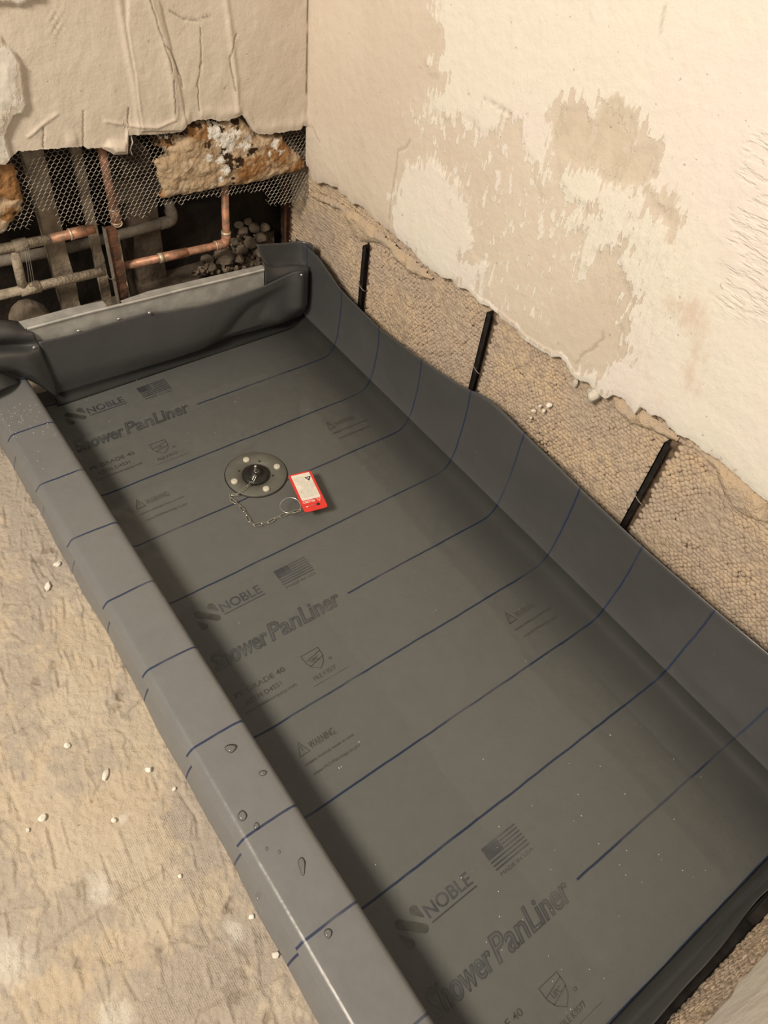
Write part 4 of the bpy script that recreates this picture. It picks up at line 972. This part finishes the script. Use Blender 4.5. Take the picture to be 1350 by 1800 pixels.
lump_patch('plaster_lump', chC, lambda A, B, h: np.stack([A, YL+0.007-h, B], -1), 0.0022, 0.009, 0.005, 260, M_CHUNK, lath, nz=0.6, ragged=0.008,
           attrs={'rust': blobs([(290, 245, 40)]), 'dark': blobs([(270, 245, 25), (300, 240, 20)]), 'white': blobs([(283, 240, 9), (292, 241, 8), (325, 243, 7)])}, freq=60)
tube('hanging_wire', [aty(230, 238, YL-.012), aty(233, 250, YL-.014), aty(229, 262, YL-.012), aty(232, 272, YL-.012)], 0.0012, M_INKW, lath, 6)

# ================================================================== PIPES AND STUDS IN THE CAVITY
YP = 0.092
def pipe(name, label, runs, cat='pipe'):
    """runs: list of (part name, pixel list or 3-D points, radius, material)"""
    pts0 = runs[0][1]; t = thing(name, tuple(np.array(pts0[0])), label, cat)
    for nm, pts, r, m in runs: tube(nm, pts, r, m, t, 14)
    return t
py = lambda u, v, y=YP: aty(u, v, y)
def coup(a, b, f0, f1):
    a = np.array(a); b = np.array(b); return [a+(b-a)*f0, a+(b-a)*f1]
A0, A1 = py(-90, 456), py(88, 420); A2 = py(166, 402)
pipe('water_pipe', 'upper horizontal pipe left of the rusty stud, plaster splashed then bare copper', [
    ('tube', [A0, A1], 0.0098, M_DULL), ('tube', [A1, A2], 0.0093, M_COPPER), ('coupling', coup(A1, A2, .42, .80), 0.0112, M_COPPER), ('solder_ring', coup(A1, A2, .42, .47), 0.0118, M_SOLDER), ('tee_fitting', coup(A0, A1, .62, .76), 0.0125, M_DULL)])
B0, B1 = py(-90, 540), py(184, 476)
pipe('water_pipe', 'lower horizontal plaster splashed pipe ending at the left side of the rusty stud', [('tube', [B0, B1], 0.0098, M_DULL), ('tee_fitting', coup(B0, B1, .43, .56), 0.0125, M_DULL)])
pipe('copper_pipe', 'bare copper pipe right of the rusty stud, turning up through an elbow', [
    ('tube', round_path([py(213, 468.5), py(398, 428), py(394, 300)], 0.018), 0.0088, M_COPPER), ('coupling', coup(py(206, 470), py(398, 428), .36, .62), 0.0105, M_COPPER), ('solder_ring', coup(py(206, 470), py(398, 428), .36, .40), 0.0112, M_SOLDER),
    ('elbow', round_path([py(378, 432.5), py(398, 428), py(397.3, 408)], 0.016), 0.0110, M_COPPER), ('solder_ring', coup(py(378, 432.5), py(398, 428), 0, .12), 0.0116, M_SOLDER), ('solder_ring', [py(397.4, 411), py(397.3, 407)], 0.0116, M_SOLDER)])
R0, R1 = py(172, 230, .082), py(205, 393, .082)
pipe('copper_riser', 'vertical copper pipe behind the metal lath above the rusty stud', [('tube', [R0, R1], 0.0085, M_COPPER), ('coupling', coup(R0, R1, .82, .98), 0.0104, M_COPPER), ('solder_ring', coup(R0, R1, .975, 1.0), 0.0112, M_SOLDER), ('solder_ring', coup(R0, R1, .82, .84), 0.0109, M_SOLDER)])
pipe('pipe_stub', 'short plaster splashed pipe joining the two horizontal pipes at far left', [('tube', [py(25, 441), py(41, 510)], 0.0095, M_DULL)])
wl = thing('tie_wires', tuple(py(50, 460)), 'three thin wires looped around the pipes at far left', 'wire')
for u0, u1 in ((43, 52), (46, 57), (49, 61)):
    p0, p1 = py(u0, 432, YP-.0115), py(u1, 502, YP-.0115)
    tube('wire', [py(u0-1, 424, YP-.004), p0, p1, py(u1+1, 506, YP-.005)], 0.0006, M_WIRE, wl, 6)
c = py(57, 504); tube('wire', [(c[0]+0.002*math.sin(t), c[1]+0.0112*math.cos(t), c[2]+0.0112*math.sin(t)) for t in np.linspace(0, 2*math.pi, 20, endpoint=False)], 0.0006, M_WIRE, wl, 6, True)
pipe('drain_pipe', 'old grey pipe at the back of the cavity turning up at an elbow', [('tube', round_path([py(-90, 476, .165), py(102, 440, .165), py(214, 412, .165), py(305, 387, .165), py(296, 355, .165)], 0.02), 0.0115, M_IRON), ('elbow', round_path([py(280, 394, .165), py(305, 387, .165), py(299, 368, .165)], 0.018), 0.0135, M_IRON)])
def stud(name, label, x0, x1, y0, y1, z0, z1, mat, cat='stud', lip=None):
    t = thing(name, ((x0+x1)/2, (y0+y1)/2, z0), label, cat)
    bm = bmesh.new(); nn = 24
    V, F = [], []
    for k in range(nn+1):
        z = z0+(z1-z0)*k/nn; j = 0.0015
        V += [(x0+random.uniform(-j, j), y0+random.uniform(-j, j), z), (x1+random.uniform(-j, j), y0+random.uniform(-j, j), z), (x1, y1, z), (x0, y1, z)]
    for k in range(nn):
        for a_ in range(4): F.append((k*4+a_, k*4+(a_+1) % 4, (k+1)*4+(a_+1) % 4, (k+1)*4+a_))
    F += [(3, 2, 1, 0), (nn*4, nn*4+1, nn*4+2, nn*4+3)]
    o = mesh_np('web', V, F, mat, smooth=False); adopt(o, t)
    return t
q = aty(105, 450, .125); stud('wall_stud', 'wide plaster splashed stud behind the pipes at the left of the cavity', q[0]-.020, q[0]+.018, .125, .150, .0, .72, M_POST)
q = aty(172, 440, .135); stud('wall_stud', 'narrow pale stud edge behind the lower pipe, left of the rusty stud', q[0]-.010, q[0]+.009, .135, .15, .0, .60, M_POST)
q = aty(197, 450, .074); rs = stud('rusty_stud', 'red rusty steel stud standing behind the track in the middle of the pipes', q[0]-.004, q[0]+.018, .072, .076, .06, aty(200, 396, .074)[2], M_RUST)
bm = bmesh.new(); zt_ = aty(200, 398, .074)[2]
box_bm(bm, q[0]-.0065, q[0]-.004, .068, .084, .06, zt_); adopt(bm_obj('flange', bm, M_IRON), rs)
bm = bmesh.new(); box_bm(bm, q[0]+.018, q[0]+.0225, .074, .090, .06, zt_-.02); adopt(bm_obj('flange', bm, M_POST), rs)
rp0 = aty(206, 392, .068); tube('wire_loop', [(rp0[0]+0.009*math.cos(t), .064, rp0[2]+0.007*math.sin(t)) for t in np.linspace(math.pi, 2.2*math.pi, 14)], 0.0011, M_SOLDER, rs, 6)
rp0 = aty(194, 484, .066); tube('wire_loop', [(rp0[0]+0.006*math.cos(t), .064, rp0[2]+0.008*math.sin(t)) for t in np.linspace(.9*math.pi, 2.1*math.pi, 14)], 0.0009, M_WIRE, rs, 6)
# dark masonry and rubble
q = aty(50, 545, .16)
o = rock('masonry_block', (q[0], .175, .075), (0.060, 0.05, 0.075), M_RUBBLE, 5, sub=3); tag(o, 'brown masonry block at the bottom left of the cavity behind the track', 'block')
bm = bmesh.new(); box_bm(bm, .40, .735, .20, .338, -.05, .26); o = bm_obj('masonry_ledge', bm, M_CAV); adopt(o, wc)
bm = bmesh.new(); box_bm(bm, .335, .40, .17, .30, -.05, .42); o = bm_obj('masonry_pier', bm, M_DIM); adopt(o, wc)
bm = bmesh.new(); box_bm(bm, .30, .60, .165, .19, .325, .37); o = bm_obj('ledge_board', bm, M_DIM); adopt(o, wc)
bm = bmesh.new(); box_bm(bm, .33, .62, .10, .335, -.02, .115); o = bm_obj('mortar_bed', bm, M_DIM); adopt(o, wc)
rb = [(365, 458, .135, 14), (395, 450, .13, 22), (420, 455, .115, 12), (425, 440, .15, 14), (440, 425, .16, 16), (456, 418, .165, 15), (428, 408, .18, 13), (447, 400, .18, 13), (465, 400, .17, 12), (412, 425, .17, 12), (455, 445, .13, 11), (437, 390, .19, 10), (372, 470, .11, 10), (420, 395, .19, 9)]
names = ['loose rubble stone resting at the left end of the pile by the copper pipe', 'largest rubble stone below the copper elbow', 'rubble stone just above the steel track right of the largest stone', 'rubble stone right of the copper elbow, low in the pile',
         'rubble stone in the middle of the pile', 'rubble stone nearest the black channel, low in the pile', 'rubble stone upper left in the pile', 'rubble stone upper middle in the pile', 'rubble stone highest beside the black channel', 'rubble stone half hidden behind the copper elbow', 'small rubble stone beside the dark liner ear', 'small rubble stone at the top of the pile', 'small rubble stone touching the track under the copper pipe', 'smallest rubble stone at the top left of the pile']
for i, ((u, v, y, r), nm) in enumerate(zip(rb, names)):
    q = aty(u, v, y); R_ = r*0.00125
    o = rock('rubble_stone', tuple(q), (R_*1.15, R_*0.95, R_*0.8), M_RUBBLE, 40+i); tag(o, nm, 'stone', 'rubble stones in the wall cavity')
g = np.random.default_rng(2); Vs, Fs = [], []
for i in range(150):
    u = g.uniform(345, 470); v = g.uniform(394+84*min(max((442-u)/100, 0), 1), 480); y = np.interp(v, [385, 475], [.20, .10])+g.uniform(0, .02); q = aty(u, v, y); r = g.uniform(.003, .007)
    b = len(Vs)*len(ICO1); Vs.append(ICO1*g.uniform(.7, 1.1, (len(ICO1), 1))*r+q); Fs.append(ICOF1+b)
GU, GV = np.meshgrid(np.linspace(338, 482, 60), np.linspace(392, 484, 44))
gz = fbm(GU*.09, GV*.09, 301, 4); top_ = 394+84*np.clip((442-GU)/100, 0, 1)
gv_ = np.maximum(GV, top_); gp = np.array([aty(u, v, y) for u, v, y in zip(GU.ravel(), gv_.ravel(), (np.interp(gv_, [385, 475], [.222, .118])-0.03*gz).ravel())])
qf = grid_faces(44, 60); b = sum(len(v) for v in Vs)
Vs.append(gp); Fs.append(np.vstack([qf[:, [0, 1, 2]], qf[:, [0, 2, 3]]])+b)
o = mesh_np('rubble_crumbs', np.vstack(Vs), np.vstack(Fs), M_RUBBLE, smooth=False); tag(o, 'loose mortar crumbs filling the rubble pile in the wall cavity', 'rubble', kind='stuff')

# ================================================================== BLACK FURRING CHANNELS ON THE RIGHT WALL
labs = ['short black steel channel in the lath wall, nearest the far corner', 'black steel channel in the lath wall, second from the far corner', 'black steel channel in the lath wall nearest the camera', 'dark steel channel inside the cavity at the far right corner']
for i, ((yc, zt_), lab) in enumerate(zip(chan, labs)):
    t = thing('furring_channel', (XK-.008, yc, 0.0), lab, 'channel')
    x0, x1 = XK-.016, XK+.006; w = 0.0085
    bm = bmesh.new()
    box_bm(bm, x0, x0+.0022, yc-w*.15, yc+w, .0, zt_); box_bm(bm, x0, x1, yc+w-.0022, yc+w, .0, zt_); box_bm(bm, x1-.003, x1, yc-w-.004, yc+w, .0, zt_)
    bm_obj('channel_bar', bm, M_RUST if i == 3 else M_BLACKST, t)
    zz = zt_-(.13 if i else .10)
    if i < 3:
        tube('wire_tie', [(x0-.0015+.006*(1-math.sin(s_)), yc+.013*math.cos(s_)+.002, zz+.006*math.cos(s_)) for s_ in np.linspace(0, math.pi, 12)], 0.0009, M_WIRE, t, 6)
bmr = bmesh.new(); box_bm(bmr, .0, .70, -1.5555, -1.5412, .0, .084); box_bm(bmr, .0, .70, -1.5575, -1.5545, .084, .10)  # black strip added to give the gap behind the liner its darkness
t = thing('gap_filler', (.35, -1.56, 0), 'black strip added for the dark gap behind the liner at the near wall', 'steel track'); bm_obj('filler_strip', bmr, M_BLACKST, t)
bmn = bmesh.new(); q = aty(1345, 1605, YKN+.012); box_bm(bmn, .42, .70, YKN+.004, YKN+.014, .100, .114)
t = thing('furring_channel', (.5, YKN+.008, .14), 'black steel channel lying behind the liner at the near wall, bottom right', 'channel'); bm_obj('channel_bar', bmn, M_BLACKST, t)

# broken lumps and crumbs on the right wall
q = atx(1042, 694, XK-.018); o = rock('plaster_lump', tuple(q), (0.013, 0.017, 0.014), M_LUMP, 71, sub=3); tag(o, 'grey broken plaster lump stuck under the ragged edge of the right wall', 'plaster lump')
q = atx(1012, 672, XK-.010); o = rock('plaster_flake', tuple(q), (0.006, 0.005, 0.012), M_LUMP, 72); tag(o, 'small upright plaster flake left of the grey lump on the right wall', 'plaster flake')
for (u, v, r), lab in zip([(966, 712, 7), (938, 722, 5), (934, 735, 4), (956, 722, 5), (950, 714, 4)], ['largest white plaster crumb caught on the lath wall', 'white plaster crumb left of the largest crumb on the lath wall', 'lowest white plaster crumb on the lath wall', 'white plaster crumb just below the largest one on the lath wall', 'small white plaster crumb between the others on the lath wall']):
    q = atx(u, v, XK-.011); o = rock('plaster_crumb', tuple(q), (r*.0008, r*.0011, r*.0009), M_WHITE, u); tag(o, lab, 'crumb', 'white crumbs on the lath wall')

# ================================================================== CHIPS, DROPS AND SPECKS
chips = [(118, 1311, 8, 'rounded cream plaster chip on the floor, upper of the pair left of the curb'), (185, 1361, 9, 'long white plaster chip on the floor between two trowel ridges'), (74, 1438, 9, 'broad cream plaster chip on the floor near the left edge'), (48, 1459, 5, 'tiny pointed white chip beside the broad cream chip on the floor'),
         (261, 1353, 8, 'white plaster chip on the floor halfway to the curb'), (306, 1387, 5, 'small chip on the floor beside the curb hem'), (316, 1540, 5, 'small pale chip at the end of a trowel ridge on the floor'), (484, 1678, 8, 'white chip touching the liner hem near the bottom of the picture'), (100, 992, 10, 'large white plaster chip on the floor against the curb hem'), (84, 1030, 9, 'thin white plaster sliver on the floor below the large chip'), (200, 1442, 6, 'white chip among powder on the floor'), (442, 1612, 6, 'pale chip wedged under the liner hem')]
for i, (u, v, r, lab) in enumerate(chips):
    q = atz(u, v, 0.002); lng = 2.0 if ('long' in lab or 'sliver' in lab) else 1.2
    o = rock('plaster_chip', (q[0], q[1], 0.0022), (r*.00062, r*.00062*lng, r*.00036), M_WHITE, 300+i); o.rotation_euler.z = -0.5 if lng > 1.5 else i; tag(o, lab, 'chip', 'plaster chips on the floor')
drops = [(406, 1316, 11, 8, 'largest flat water drop on the curb, highest in the picture'), (462, 1359, 6, 5, 'round water drop near the inner edge of the curb'), (426, 1434, 7, 9, 'tear shaped water drop near the outer edge of the curb'), (451, 1452, 5, 6, 'water drop sitting on a blue line of the curb'), (469, 1492, 3, 3, 'left one of two tiny water drops on the curb'), (491, 1498, 3, 3, 'right one of two tiny water drops on the curb'),
         (531, 1523, 6, 14, 'long water drop on the curb below the two tiny drops'), (577, 1641, 6, 7, 'water drop under the lowest blue line on the curb'), (454, 1575, 4, 6, 'water drop on the outer side of the curb')]
for i, (u, v, a_, b_, lab) in enumerate(drops):
    zc = 0.0912 if i < 8 else 0.064
    q = atz(u, v, zc); V = ICO3.copy(); V[:, 2] = np.maximum(V[:, 2], -0.25)
    V = V*np.array([a_*.00078, b_*.00085, min(a_, b_)*.00048]); V[:, 0] *= 1+0.25*np.sin(V[:, 1]*260+i)
    o = mesh_np('water_drop', V, ICOF3, M_DROP); o.location = (q[0], q[1], zc+0.0004); o.rotation_euler.z = -0.45; tag(o, lab, 'water drop', 'water drops on the curb')
spx = [(1055, 1347), (877, 1453), (1028, 1521), (1089, 1520), (1022, 1434), (1009, 1443), (935, 1416), (1100, 1538), (830, 1532), (811, 1543), (970, 1600), (945, 1630), (1088, 1610), (1062, 1720), (1036, 1704), (987, 1704), (971, 1725), (1003, 1774), (995, 1780), (964, 1680), (1200, 1530), (1128, 1551), (1158, 1502), (876, 1567), (912, 1071), (924, 1162), (762, 1076), (767, 1072), (631, 1304), (600, 1348), (596, 1350), (330, 760), (327, 774), (413, 706), (192, 741), (196, 738), (152, 703), (322, 712), (378, 760), (540, 720), (523, 655), (640, 822), (740, 1500), (660, 1520), (420, 1095), (395, 1198), (240, 668), (1130, 1740), (1240, 1530), (1185, 1440)]
g = np.random.default_rng(11)
for _ in range(18): spx.append((g.uniform(820, 1240), g.uniform(1280, 1700)))
Vs, Fs = [], []
for u, v in spx:
    q = atz(u, v, HW+.0006)
    if not (0.02 < q[0] < 0.66 and -1.51 < q[1] < -0.01): continue
    r = g.uniform(.0004, .0009); Fs.append(ICOF1+len(Vs)*len(ICO1)); Vs.append(ICO1*np.array([r, r*g.uniform(.7, 2), r*.6])+q)
for _ in range(70):                                            # dust on the dirty far end of the curb
    x = g.uniform(-.085, -.008); y = -0.06-abs(g.normal(0, .09)); r = g.uniform(.0004, .0010); Fs.append(ICOF1+len(Vs)*len(ICO1)); Vs.append(ICO1*np.array([r, r, r*.5])+np.array([x, y, .0916]))
o = mesh_np('plaster_dust', np.vstack(Vs), np.vstack(Fs), M_WHITE); tag(o, 'fine white plaster specks floating on the water and lying on the curb', 'dust', kind='stuff')
